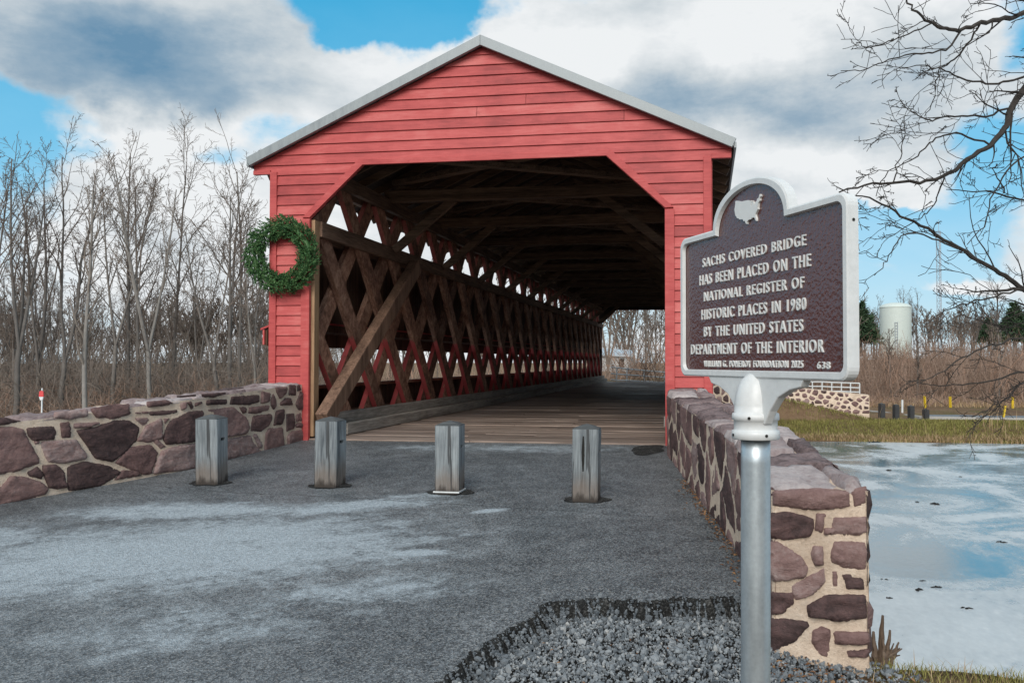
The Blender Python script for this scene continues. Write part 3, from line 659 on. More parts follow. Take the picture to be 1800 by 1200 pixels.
def left_wall():
    rng = random.Random(11); f, S_ = polyline_map(LWALL, -1)
    base = thing('stone_wall', (-2.9, -3.5, -.2), "long low red-brown fieldstone wall running out of frame left of the wooden posts", 'stone wall', 'fieldstone walls of the bridge')
    yy = lambda s: np.interp(s, S_, LWALL[:, 1])
    ztop = lambda s: float(np.interp(-yy(s), [0, .5, 2.27, 3.54, 4.0, 6.4, 8.6], [.685, .664, .585, .487, .462, .36, .26]))
    zbot = lambda s: float(road_z(yy(s)))-.08
    A = [[(-40, 460), (100, 450), (205, 475), (240, 560), (330, 700), (345, 770), (150, 830), (-40, 875)], [(235, 460), (470, 445), (490, 500), (470, 560), (290, 570), (255, 530)],
         [(530, 420), (610, 410), (620, 540), (545, 540)], [(655, 415), (920, 405), (780, 455), (650, 460)],
         [(670, 480), (850, 450), (1000, 400), (1130, 390), (1225, 460), (1200, 570), (1100, 670), (990, 750), (850, 730), (790, 650)],
         [(360, 580), (480, 575), (670, 565), (700, 620), (760, 690), (750, 735), (560, 765), (430, 760), (380, 660)], [(300, 580), (340, 580), (330, 650)],
         [(240, 850), (330, 800), (380, 860), (370, 910), (260, 880)], [(370, 790), (490, 785), (560, 840), (590, 980), (500, 990), (430, 985), (380, 850)],
         [(590, 800), (760, 755), (950, 790), (1070, 850), (1000, 900), (900, 960), (700, 1000), (600, 1010)],
         [(-40, 980), (20, 970), (90, 890), (200, 890), (350, 930), (430, 990), (400, 1040), (200, 1090), (-40, 1150)],
         [(1010, 770), (1150, 625), (1320, 610), (1390, 680), (1330, 860), (1260, 865), (1090, 800)], [(1080, 830), (1200, 835), (1240, 880), (1000, 920)],
         [(490, 320), (760, 295), (765, 360), (620, 382), (480, 370)], [(800, 290), (1000, 260), (1130, 250), (1140, 340), (1000, 378), (850, 370)],
         [(1200, 570), (1290, 440), (1420, 375), (1420, 560), (1300, 585)], [(1180, 375), (1290, 370), (1310, 400), (1260, 440)], [(1200, 320), (1300, 310), (1305, 335), (1180, 335)],
         [(-300, 480), (-60, 465), (-60, 700), (-280, 720)], [(-320, 760), (-60, 740), (-60, 950), (-300, 980)], [(-300, 1000), (-60, 1010), (-60, 1160), (-300, 1220)],
         [(-280, 380), (40, 370), (180, 400), (60, 430), (-280, 450)]]
    B = [[(0, 285), (200, 265), (270, 300), (200, 325), (0, 345)], [(20, 385), (310, 370), (315, 405), (200, 425), (20, 435)], [(355, 305), (415, 290), (415, 350), (365, 375)],
         [(430, 290), (470, 285), (500, 340), (470, 360)], [(515, 300), (585, 280), (585, 305), (515, 335)], [(325, 220), (520, 205), (520, 225), (330, 240)],
         [(590, 200), (840, 180), (850, 200), (720, 232), (600, 232)], [(645, 265), (855, 255), (850, 315), (640, 320)], [(910, 225), (1210, 205), (1205, 290), (1100, 318), (890, 318)],
         [(1240, 165), (1330, 195), (1325, 285), (1230, 305)], [(1345, 250), (1365, 200), (1390, 250), (1390, 330), (1365, 370), (1340, 320)], [(1390, 130), (1515, 120), (1505, 190), (1440, 250), (1400, 180)],
         [(1540, 105), (1610, 105), (1610, 215), (1535, 210)], [(1440, 300), (1500, 245), (1560, 245), (1580, 320), (1450, 325)], [(1630, 110), (1660, 100), (1660, 160), (1630, 165)],
         [(1660, 180), (1690, 190), (1695, 370), (1640, 370), (1610, 310)], [(1105, 345), (1320, 320), (1310, 385), (1200, 405), (1100, 415)], [(995, 345), (1065, 345), (1065, 400), (1035, 410)],
         [(1145, 440), (1330, 415), (1355, 450), (1320, 540), (1240, 605), (1120, 605)], [(1395, 390), (1480, 365), (1470, 525), (1370, 545)], [(1280, 640), (1320, 575), (1470, 565), (1475, 780), (1270, 830)],
         [(1510, 420), (1590, 410), (1600, 570), (1510, 610)], [(1520, 660), (1570, 610), (1680, 590), (1690, 750), (1520, 775)], [(1615, 430), (1665, 400), (1675, 490), (1620, 500)], [(1615, 520), (1690, 510), (1690, 570), (1610, 570)],
         [(250, 490), (440, 400), (600, 380), (600, 700), (440, 730), (200, 750), (170, 690), (200, 580)], [(640, 370), (930, 345), (1060, 455), (1095, 570), (1060, 640), (820, 672), (640, 690)],
         [(150, 820), (250, 790), (440, 750), (600, 720), (600, 990), (440, 1020), (50, 1075), (100, 920)], [(640, 712), (800, 700), (1100, 650), (1190, 780), (1250, 850), (820, 920), (640, 980)],
         [(1140, 640), (1190, 640), (1250, 780), (1210, 790)], [(60, 715), (110, 690), (190, 770), (130, 800)], [(170, 470), (235, 465), (190, 530)]]
    sb = MB()
    for polys, (sx, ox, oy) in ((A, (5.0, 0, 660)), (B, (6.207, 260, 660))):
        for q in polys:
            w = [px_on_wall(ox+x/sx, oy+y/sx, LWALL, S_) for x, y in q]
            stone(sb, w, f, .022, rng.uniform(.015, .022), .016, rng, sunk=-.005, grow=.010)
    s_end = S_[-1]; s_v = px_on_wall(-64, 800, LWALL, S_)[0]
    for cell in voronoi(seeds_grid(s_end-s_v, .7, .5, .3, rng), (0, 0, s_end-s_v, .7), .03):
        stone(sb, [(s_v+u, zbot(s_v+u)+v*(ztop(s_v+u)-zbot(s_v+u))/.7) for u, v in cell], f, .07, .02, .02, rng)
    sb.build('stone_facing', STONE, base, smooth=True)
    m = MB(); mortar_face(m, f, 0, s_end, zbot, ztop, .04, -.001, .003)
    TH = .46
    R = []
    for s in np.arange(0, s_end+.06, .06):
        row = []
        for k, t in enumerate(np.linspace(0, 1, 9)):
            z = ztop(s)+.018*noisef(s, t*.4, 6, 3)+(.012*noisef(s, t, 22, 1) if 0 < k < 8 else 0)-.02*(k == 8)
            row.append(f(s, z-.012*(k == 0), -.004-TH*t))
        row += [f(s, ztop(s)*.5, -TH-.004), f(s, -1.6, -TH-.004)]
        R.append(row)
    m.grid(np.array(R)); m.add([f(0, -.3, 0), f(0, -.3, -TH), f(0, .66, -TH), f(0, .66, 0)], [[0, 1, 2, 3]])
    m.build('mortar', MORTAR, base, smooth=True)
    cb = MB(); s = .02
    while s < s_end-.3:
        L = rng.uniform(.28, .62)
        if not (3.35 < s < 4.05): 
            w0 = 0
            while w0 < .40:
                dw = rng.uniform(.17, .46); dw = min(dw, .455-w0)
                if dw < .08: break
                poly = [(s+.012, w0+.012), (s+L*.5, w0+.006), (s+L-.012, w0+.014+rng.uniform(-.01, .02)), (s+L-.01, w0+dw-.012), (s+L*.4, w0+dw-.008), (s+.016, w0+dw-.014)]
                stone(cb, poly, lambda u, v, h: (*f(u, 0, -v)[:2], ztop(u)+h), .045, rng.uniform(.012, .03), .022, rng, -.015)
                w0 += dw
        s += L
    cb.build('capstones', CAPST, base, smooth=True)
left_wall()

def right_wall():
    rng = random.Random(21); f, S_ = polyline_map(RWALL, 1); TH = .46
    base = thing('stone_wall', (2.9, -3.5, -.2), "red-brown fieldstone wall beside the sign post with its square end facing us above the ice", 'stone wall', 'fieldstone walls of the bridge')
    s_end = S_[-1]; yy = lambda s: np.interp(s, S_, RWALL[:, 1])
    ztop = lambda s: float(np.interp(-yy(s), [0, .65, 4.475, 5.93], [.64, .61, .455, .345]))
    zbot = lambda s: float(road_z(yy(s)))-.14-.25*sstep(4.8, 5.9, s)
    sb = MB(); H = .72
    cells = voronoi(seeds_grid(s_end, H, .40, .25, rng), (0, 0, s_end, H), .052)
    for c in cells:
        stone(sb, [(u, zbot(u)+v*(ztop(u)-zbot(u))/H) for u, v in c], f, .03, rng.uniform(-.002, .005), .010, rng, sunk=-.011, grow=.003)
    fo = lambda s, z, d: f(s, z, -TH-d)
    for c in voronoi(seeds_grid(s_end, 1.5, .45, .35, rng), (0, 0, s_end, 1.5), .034):
        stone(sb, [(u, ztop(u)-1.5+v) for u, v in c], fo, .09, .02, .02, rng)
    # end face, turned to the camera
    p0 = np.array(f(s_end, 0, 0)[:2]); p1 = np.array(f(s_end, 0, -TH)[:2]); ev = (p1-p0)/TH; en = np.array([ev[1], -ev[0]])
    if en@(CAM[:2]-p0) < 0: en = -en
    fe = lambda u, z, d: (*(p0+ev*u+en*d), z)
    def on_end(px, py):
        r = ray(px, py); t = ((p0-CAM[:2])@en)/(r[:2]@en); q = CAM+r*t; return ((q[:2]-p0)@ev, q[2])
    E_ = [[(20, 245), (60, 270), (140, 262), (285, 295), (290, 340), (270, 395), (140, 410), (20, 400)], [(310, 268), (360, 275), (345, 370), (303, 355)], [(412, 295), (590, 285), (592, 370), (540, 390), (360, 385), (362, 350), (405, 345)],
          [(50, 440), (90, 430), (180, 490), (220, 520), (255, 575), (240, 625), (150, 640), (70, 650), (45, 600)], [(295, 455), (345, 460), (350, 555), (300, 555), (282, 500)], [(415, 430), (580, 425), (597, 490), (583, 585), (480, 575), (405, 545), (395, 500)],
          [(175, 680), (270, 625), (350, 580), (357, 660), (280, 730), (180, 765)], [(402, 605), (428, 605), (428, 675), (402, 675)], [(460, 610), (575, 600), (578, 695), (490, 695)], [(265, 790), (370, 735), (585, 730), (590, 865), (430, 872), (270, 855)],
          [(60, 720), (165, 720), (175, 780), (120, 830), (60, 840)], [(45, 870), (245, 875), (268, 910), (180, 990), (60, 1060)], [(290, 940), (340, 915), (385, 940), (380, 1080), (330, 1070), (290, 1000)], [(415, 940), (600, 945), (608, 1000), (590, 1015), (430, 1010)],
          [(490, 1050), (600, 1040), (600, 1085), (500, 1085)], [(70, 138), (300, 132), (488, 138), (500, 232), (300, 240), (75, 225)], [(508, 140), (590, 120), (592, 205), (530, 225)]]
    for q in E_:
        w = [on_end(1340+x/3.245, 820+y/3.245) for x, y in q]
        stone(sb, w, fe, .016, rng.uniform(.010, .022), .02, rng, -.010, grow=.010)
    sb.build('stone_facing', STONE, base, smooth=True)
    m = MB(); mortar_face(m, f, 0, s_end, zbot, ztop, .05, -.007, .004)
    R = []
    for s in np.linspace(0, s_end, 100):
        row = [f(s, ztop(s)+.015*noisef(s, t*.4, 7, 3)-.01*(t in (0, 1)), -.004-(TH-.008)*t) for t in np.linspace(0, 1, 9)]+[f(s, ztop(s)-.5, -TH+.004), f(s, -2.9, -TH+.004)]
        R.append(row)
    m.grid(np.array(R))
    zt = ztop(s_end); R = [[fe(u, z, -.004+.006*noisef(u, z, 11, 3)+.004*noisef(u, z, 33, 2)-.02*(u < -.001 or u > TH+.001)) for z in np.linspace(-1.1, zt+.0, 64)] for u in np.r_[-.004, np.linspace(.004, TH-.004, 30), TH+.004]]
    m.grid(np.array(R)); m.build('mortar', MORTAR, base, smooth=True)
    cb = MB(); s = .02
    while s < s_end-.05:
        L = min(rng.uniform(.3, .6), s_end-s)
        if s_end-s-L < .2: L = s_end-s
        w0 = 0
        while w0 < .42:
            dw = min(rng.uniform(.2, .46), .46-w0)
            if dw < .07: break
            if s+L > s_end-.1: dw = .335 if w0 == 0 else .46-w0
            poly = [(s+.012, w0+.004), (s+L*.5, w0+.006), (s+L-.008, w0+.01), (s+L-.006, w0+dw-.012), (s+L*.4, w0+dw-.006), (s+.016, w0+dw-.012)]
            stone(cb, poly, lambda u, v, h: (*f(u, 0, -v)[:2], ztop(u)+h), .045, rng.uniform(.02, .045), .022, rng, -.01)
            w0 += dw
        s += L
    cb.build('capstones', CAPST, base, smooth=True)
right_wall()

def far_wall():
    rng = random.Random(5)
    line = np.array([(2.9, 31.0), (5.2, 31.2), (7.6, 31.4), (10.3, 31.7)])
    a = pt(1250, 700, 41.3); line = np.array([(2.85, 31.15), *[pt(x, 700, z)[:2] for x, z in ((1300, 41.5), (1400, 41.8), (1528, 42.2))]])
    f, S_ = polyline_map(line, 1); s_end = S_[-1]
    zb = lambda s: float(np.interp(s, [0, s_end], [-1.5, -1.62])); 
    top = [(0, .72), (S_[1], .42), (S_[2], -.32), (s_end, -.70)]
    zt = lambda s: float(np.interp(s, [t[0] for t in top], [t[1] for t in top]))
    base = thing('stone_wall', (8, 31.3, -1.5), "distant stone wall with white mortar joints below the white railing across the ice", 'stone wall', 'fieldstone walls of the bridge')
    sb = MB(); H = 1.5
    for c in voronoi(seeds_grid(s_end, H, .40, .33, rng), (0, 0, s_end, H), .07):
        stone(sb, [(u, zb(u)+v*(zt(u)-zb(u))/H) for u, v in c], f, .2, .05, .02, rng, -.02, grow=.02)
    sb.build('stone_facing', STONE, base)
    m = MB(); mortar_face(m, f, 0, s_end, lambda s: zb(s)-1.0, zt, .2, 0, .01)
    m.grid(np.array([[f(s, zt(s), 0), f(s, zt(s)+.03, -.2), f(s, zt(s), -.4), f(s, zt(s)-2, -.4)] for s in np.linspace(0, s_end, 40)]))
    m.add([f(s_end, zt(s_end), 0), f(s_end, zt(s_end), -.4), f(s_end, -2.6, -.4), f(s_end, -2.6, 0)], [[0, 1, 2, 3]])
    m.build('mortar', MORTAR, base)
far_wall()

# ------------------------------------------------------------------ covered bridge
BL = 31.0
def build_bridge():
    R = random.Random(2)
    br = thing('covered_bridge', (0, 0, 0), "red clapboard covered bridge with wooden lattice sides and a grey-trimmed gable", 'bridge')
    OUT, INN, CH, CT, CX = 2.79, 2.25, 2.79, 3.45, 1.54
    apex, eave_x, eave_z = 4.865, 3.03, 3.487
    slope = (apex-eave_z)/eave_x
    def half(z): return OUT if z < 3.405 else (3.03 if z < 3.50 else min(3.03, (apex-z)/slope))
    def hole(z): return INN if z < CH else (INN-(z-CH)*(INN-CX)/(CT-CH) if z < CT else 0)
    def facade(y0, sgn):
        b = MB(); step = .1283; z = .28
        brk = [CH, CT, 3.405, 3.50]
        while z < apex-.03:
            z1 = min(z+step, apex-.004); cuts = sorted([z]+[q for q in brk if z+.004 < q < z1-.004]+[z1])
            tint = R.random(); joints = sorted(R.uniform(-2.6, 2.6) for _ in range(R.choice((0, 0, 1, 1))))
            for a, c in zip(cuts[:-1], cuts[1:]):
                e = 1e-4
                dep = lambda q: -.026+.020*(q-z)/step
                xa, xc = half(a+e), half(c-e); ha, hc = hole(a+e), hole(c-e)
                if ha == 0 or hc == 0:
                    spans = [(-xa, xa, -xc, xc)]
                    if joints and xa > 2.0 or (joints and z > 3.6):
                        j = max(-xa+.3, min(xa-.3, joints[0])) if xa > .6 else None
                        if j is not None and abs(j) < xc: spans = [(-xa, j-.0025, -xc, j-.0025), (j+.0025, xa, j+.0025, xc)]
                else: spans = [(-xa, -ha, -xc, -hc), (ha, xa, hc, xc)]
                for l0, r0, l1, r1 in spans:
                    v = [(l0, y0+sgn*dep(a), a), (r0, y0+sgn*dep(a), a), (r1, y0+sgn*dep(c), c), (l1, y0+sgn*dep(c), c),
                         (l0, y0, a), (r0, y0, a), (r1, y0+sgn*.02, c), (l1, y0+sgn*.02, c)]
                    b.add(v, [[0, 1, 2, 3], [0, 4, 5, 1], [0, 3, 7, 4], [1, 5, 6, 2]], tint=tint+R.uniform(-.2, .2))
            z = z1
        return b
    facade(0, 1).build('portal_siding', RED, br); facade(BL, -1).build('portal_siding', RED, br)
    # backing of the gable so that no light leaks through the siding
    for y in (.05, BL-.05):
        b = MB(); fm = lambda u, v, d: (u, d, v)
        b.prism([(-2.76, -.3), (-2.27, -.3), (-2.27, CH), (-2.76, 3.38)], fm, y-.022, y+.022)
        b.prism([(2.76, -.3), (2.76, 3.38), (2.27, CH), (2.27, -.3)], fm, y-.022, y+.022)
        b.prism([(-2.76, 3.38), (-2.27, CH), (-1.56, 3.47), (1.56, 3.47), (2.27, CH), (2.76, 3.38), (2.95, 3.5), (0, apex-.03), (-2.95, 3.5)], fm, y-.022, y+.022)
        b.build('portal_backing', DARKW, br)
    # trim boards
    def trim(name, fn):
        b = MB(); fn(b); b.build(name, RED, br, bevel=.004)
    for y, s in ((0, 1), (BL, -1)):
        fm = lambda u, v, d: (u, y+s*d, v)
        for m in (-1, 1):
            trim('corner_board', lambda b: b.box((m*(OUT-.042), y-s*.016, 1.65), (.094, .05, 3.50), tint=.5))
            trim('jamb_trim', lambda b: b.box((m*(INN+.052), y-s*.018, CH/2-.02), (.112, .054, CH+.03), tint=.6))
            trim('flank_board', lambda b: b.box((m*(OUT+.006), y+s*.13, 1.66), (.02, .24, 3.44), tint=.4))
            p = [(m*INN, CH+.01), (m*CX, CT+.005), (m*(CX+.06), CT+.07), (m*(INN+.10), CH+.015)]
            trim('corner_trim', lambda b: b.prism(p if m > 0 else p[::-1], fm, -.044, .01, tint=.55))
            trim('soffit_end', lambda b: b.box((m*2.91, y-s*.012, 3.40), (.235, .05, .055), tint=.5))
        trim('lintel_trim', lambda b: b.box((0, y-s*.0165, CT+.035), (2*CX+.1, .051, .07), tint=.6))
    b = MB()
    b.box((-2.226, .085, 1.40), (.05, .14, 2.76), tint=.6)
    b.build('jamb_post', TAN, br, bevel=.006)
    # roof and its metal edge trim
    th = atan(slope)
    for m in (-1, 1):
        b = MB(); fm = lambda u, v, d: (u, d, v)
        ex = 3.065
        p = [(0, apex+.05), (m*ex, apex+.05-slope*ex), (m*ex, apex+.02-slope*ex), (0, apex+.02)]
        b.prism(p, fm, -.10, BL+.10); b.build('roof', ROOFM, br)
        b = MB()
        p = [(0, apex+.115), (m*(ex+.02), apex+.115-slope*(ex+.02)), (m*(ex-.03), apex-.01-slope*(ex-.03)), (0, apex-.012)]
        b.prism(p, fm, -.125, -.07, tint=.4); b.prism(p, fm, BL+.07, BL+.125, tint=.4)
        b.box((m*(ex+.006), BL/2, apex+.035-slope*ex), (.03, BL+.2, .07)); b.build('roof_trim', FASCIA, br, bevel=.004)
        b = MB()
        p = [(0, apex+.015), (m*3.06, apex+.015-slope*3.06), (m*3.06, apex-.01-slope*3.06), (0, apex-.01)]
        b.prism(p, fm, .03, BL-.03); b.build('roof_boards', DARKW, br)
        b = MB()
        for k in range(52):
            y = .35+k*.595
            b.bar((0, y, apex-.07), (m*3.02, y, apex-.07-slope*3.02), .05, .11, tint=R.random())
        b.build('rafters', BROWN_X, br)
    # lattice truss: every plank on the visible side is a part
    ZB, ZT = .05, 3.42; tn = 1.147; SP = 1.29
    def plank(m, kind, y_mid, zm, xin):
        # centre line through (y_mid, zm) with slope +-tn
        s = -tn if kind == 0 else tn
        ys = []
        z0, z1 = ZB, ZT
        y0 = y_mid+(z0-zm)/s; y1 = y_mid+(z1-zm)/s
        if max(y0, y1) < .12 or min(y0, y1) > BL-.12: return None
        def cl(ya, za, yb, zb):
            for lim, lo in ((.12, True), (BL-.12, False)):
                if (ya < lim) == lo and ya != lim: za = za+(lim-ya)*(zb-za)/(yb-ya); ya = lim
                if (yb < lim) == lo and yb != lim: zb = zb+(lim-yb)*(za-zb)/(ya-yb); yb = lim
            return ya, za, yb, zb
        y0, z0, y1, z1 = cl(y0, z0, y1, z1)
        if abs(z1-z0) < .35: return None
        b = MB(); b.bar((xin, y0, z0), (xin, y1, z1), .078, .255, up=(1, 0, 0) if False else (0, -s, 1) if False else (0, 0, 1))
        return b
    for m in (-1, 1):
        one = MB()
        for kind, xin, ph in ((0, 2.285+.1*(m > 0), .42), (1, 2.375+.1*(m > 0), .245)):
            for k in range(-4, 30):
                b = plank(m, kind, ph+SP*k, 2.575, m*xin)
                if b is None: continue
                if m < 0: b.build('lattice_plank', LATT, br)
                else:
                    v = np.concatenate(b.v); one.add(v, b.f4[0], tint=R.random())
        if m > 0: one.build('lattice_truss', LATT, br)
        xo = .1*(m > 0)
        for xx in (2.205, 2.455): b = MB(); b.box((m*(xx+xo), BL/2, 2.68), (.075, BL-.3, .20), tint=.35); b.build('top_chord', BROWN, br, bevel=.008)
        for xx in (2.19, 2.46): b = MB(); b.box((m*(xx+xo), BL/2, 3.42), (.085, BL-.3, .18)); b.build('wall_plate', BROWN, br)
        b = MB(); b.box((m*(2.455+xo), BL/2, .14), (.08, BL-.3, .28)); b.build('bottom_chord', BROWN, br)
        for xx, yo, zz_, ww, hh_, t_ in ((2.17, .15, .222, .13, .135, .4), (2.05, .2, .078, .15, .146, .6)):
            b = MB(); b.box((m*(xx+(.28 if m > 0 and xx < 2.1 else xo)), BL/2+yo, zz_), (ww, BL-.3-yo*2, hh_), tint=t_); b.build('curb', CURB, br, bevel=.008)
        # outer siding above and below the window slot, with the sloping hood between
        n = 150
        for zc, zh in ((2.07, 1.36), (.02, 1.20)):
            b = MB()
            for k in range(n):
                y = .14+(BL-.28)*(k+.5)/n; w = (BL-.28)/n-.0035; dx = R.uniform(-.004, .004)
                b.box((m*(2.64+dx), y, zc), (.024, w, zh), tint=R.random())
            b.build('side_boards', SIDEW, br)
        b = MB()
        p = [(m*2.62, 1.52), (m*2.94, 1.40), (m*2.94, 1.375), (m*2.62, 1.495)]; fm = lambda u, v, d: (u, d, v)
        b.prism(p, fm, .02, BL-.02); b.box((m*2.90, BL/2, 1.285), (.022, BL-.05, .19)); b.build('side_hood', RED, br)
        b = MB(); b.box((m*2.872, BL/2, 1.275), (.025, BL-.1, .20)); b.prism([(m*2.62, 1.485), (m*2.88, 1.385), (m*2.88, 1.36), (m*2.62, 1.46)], fm, .06, BL-.06); b.build('hood_lining', SIDEW, br)
        b = MB(); b.box((m*2.56, BL/2, .625), (.12, BL-.4, .05)); b.build('window_sill', BROWN, br)
        if m > 0: continue
        b = MB(); y1 = 3.45
        b.bar((m*2.06, -.02, .22), (m*2.06, y1, 2.56), .16, .235, tint=.7); b.build('corner_brace', BRACE, br, bevel=.012)
    # ties, knee braces and the crossed braces overhead
    ty = [2.6+2.58*k for k in range(11)]
    for i, y in enumerate(ty):
        b = MB(); b.box((0, y, 3.56), (4.5, .16, .18), tint=R.uniform(.4, .9)); b.build('tie_beam', BROWN_X, br, bevel=.008)
        for m in (-1, 1):
            b = MB(); b.bar((m*2.12, y+.02, 2.72), (m*1.15, y+.02, 3.50), .10, .12, tint=R.uniform(.2, .7)); b.build('knee_brace', BROWN_X, br)
    ends = [.12]+ty+[BL-.12]
    for a, c in zip(ends[:-1], ends[1:]):
        b = MB(); b.bar((-2.1, a, 3.69), (2.1, c, 3.69), .15, .07, tint=R.uniform(.3, .9)); b.bar((2.1, a, 3.77), (-2.1, c, 3.77), .15, .07, tint=R.uniform(.3, .9)); b.build('cross_brace', BROWN_X, br)
    # deck
    b = MB(); y = -.02; k = 0
    while y < BL+.4:
        w = R.uniform(.17, .24); sk = R.uniform(-.012, .012)
        v0 = len(b.v); z = R.uniform(-.006, .004); x1 = R.uniform(-.6, .8)
        for xa, xb in ((-2.27, x1-.003), (x1+.003, 2.27)):
            zz = z+R.uniform(-.003, .003)
            b.box(((xa+xb)/2, y+w/2, -.035+zz), (xb-xa, w-.011, .07), rz=sk*.3, tint=R.random())
        y += w
    b.build('deck', DECK, br, bevel=0)
    b = MB(); b.box((0, BL/2, -.12), (5.2, BL, .08)); b.build('deck_underside', DARKW, br)
    for k, y in enumerate((.25, BL-.4)):
        b = MB(); b.box((0, y+(.25 if k == 0 else .1), -2.0), (5.7, .9 if k == 0 else 1.2, 3.66)); b.build('abutment', STONE, br)
build_bridge()

# ------------------------------------------------------------------ wreath
def build_wreath():
    rng = np.random.default_rng(4); c = np.array([-2.585, -.125, 2.315]); Rm = .365
    b = MB()
    V = []; T = []
    for k in range(1500):
        th = rng.uniform(0, 2*pi); ph = rng.uniform(0, 2*pi); rr = .118*sqrt(rng.uniform(.15, 1))
        rad = np.array([cos(th), 0, sin(th)]); tang = np.array([-sin(th), 0, cos(th)])
        out = rad*cos(ph)+np.array([0, -1, 0])*sin(ph)*.8
        p = c+rad*Rm+out*rr*np.array([1, .75, 1])
        d = out*.55+tang*rng.choice([.9, .9, .5])+rng.normal(0, .25, 3); d /= np.linalg.norm(d)
        L = rng.uniform(.05, .085); tt = rng.beta(2, 2.2)
        side = np.cross(d, rng.normal(0, 1, 3)); side /= np.linalg.norm(side); s2 = np.cross(d, side)
        for j in range(13):
            t = j/12; q = p+d*L*t; a = rng.uniform(0, 2*pi); nd = d*.75+(side*cos(a)+s2*sin(a))*.75; nl = .024*(1.1-.4*t)
            w = np.cross(nd, rng.normal(0, 1, 3)); w = w/np.linalg.norm(w)*.0058
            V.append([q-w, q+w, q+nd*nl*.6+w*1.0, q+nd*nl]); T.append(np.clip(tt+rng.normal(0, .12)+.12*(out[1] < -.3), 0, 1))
    V = np.array(V); n = len(V)
    b.add(V.reshape(-1, 3), np.arange(n*4).reshape(-1, 4), tint=np.repeat(T, 4))
    w = thing('wreath', tuple(c), "round green evergreen wreath hung on the left pier of the red bridge front", 'wreath')
    b.build('evergreen_sprigs', FIR, w)
    b = MB(); th = np.linspace(0, 2*pi, 60); b.tube(np.c_[c[0]+Rm*np.cos(th), np.full(60, c[1]), c[2]+Rm*np.sin(th)], .03, 10); b.build('wreath_ring', FIR, w)
    b = MB(); b.tube([(c[0]+.03, -.03, c[2]+.5), (c[0]+.03, -.09, c[2]+.38)], .006, 6); b.build('hook', DARK, w)
build_wreath()

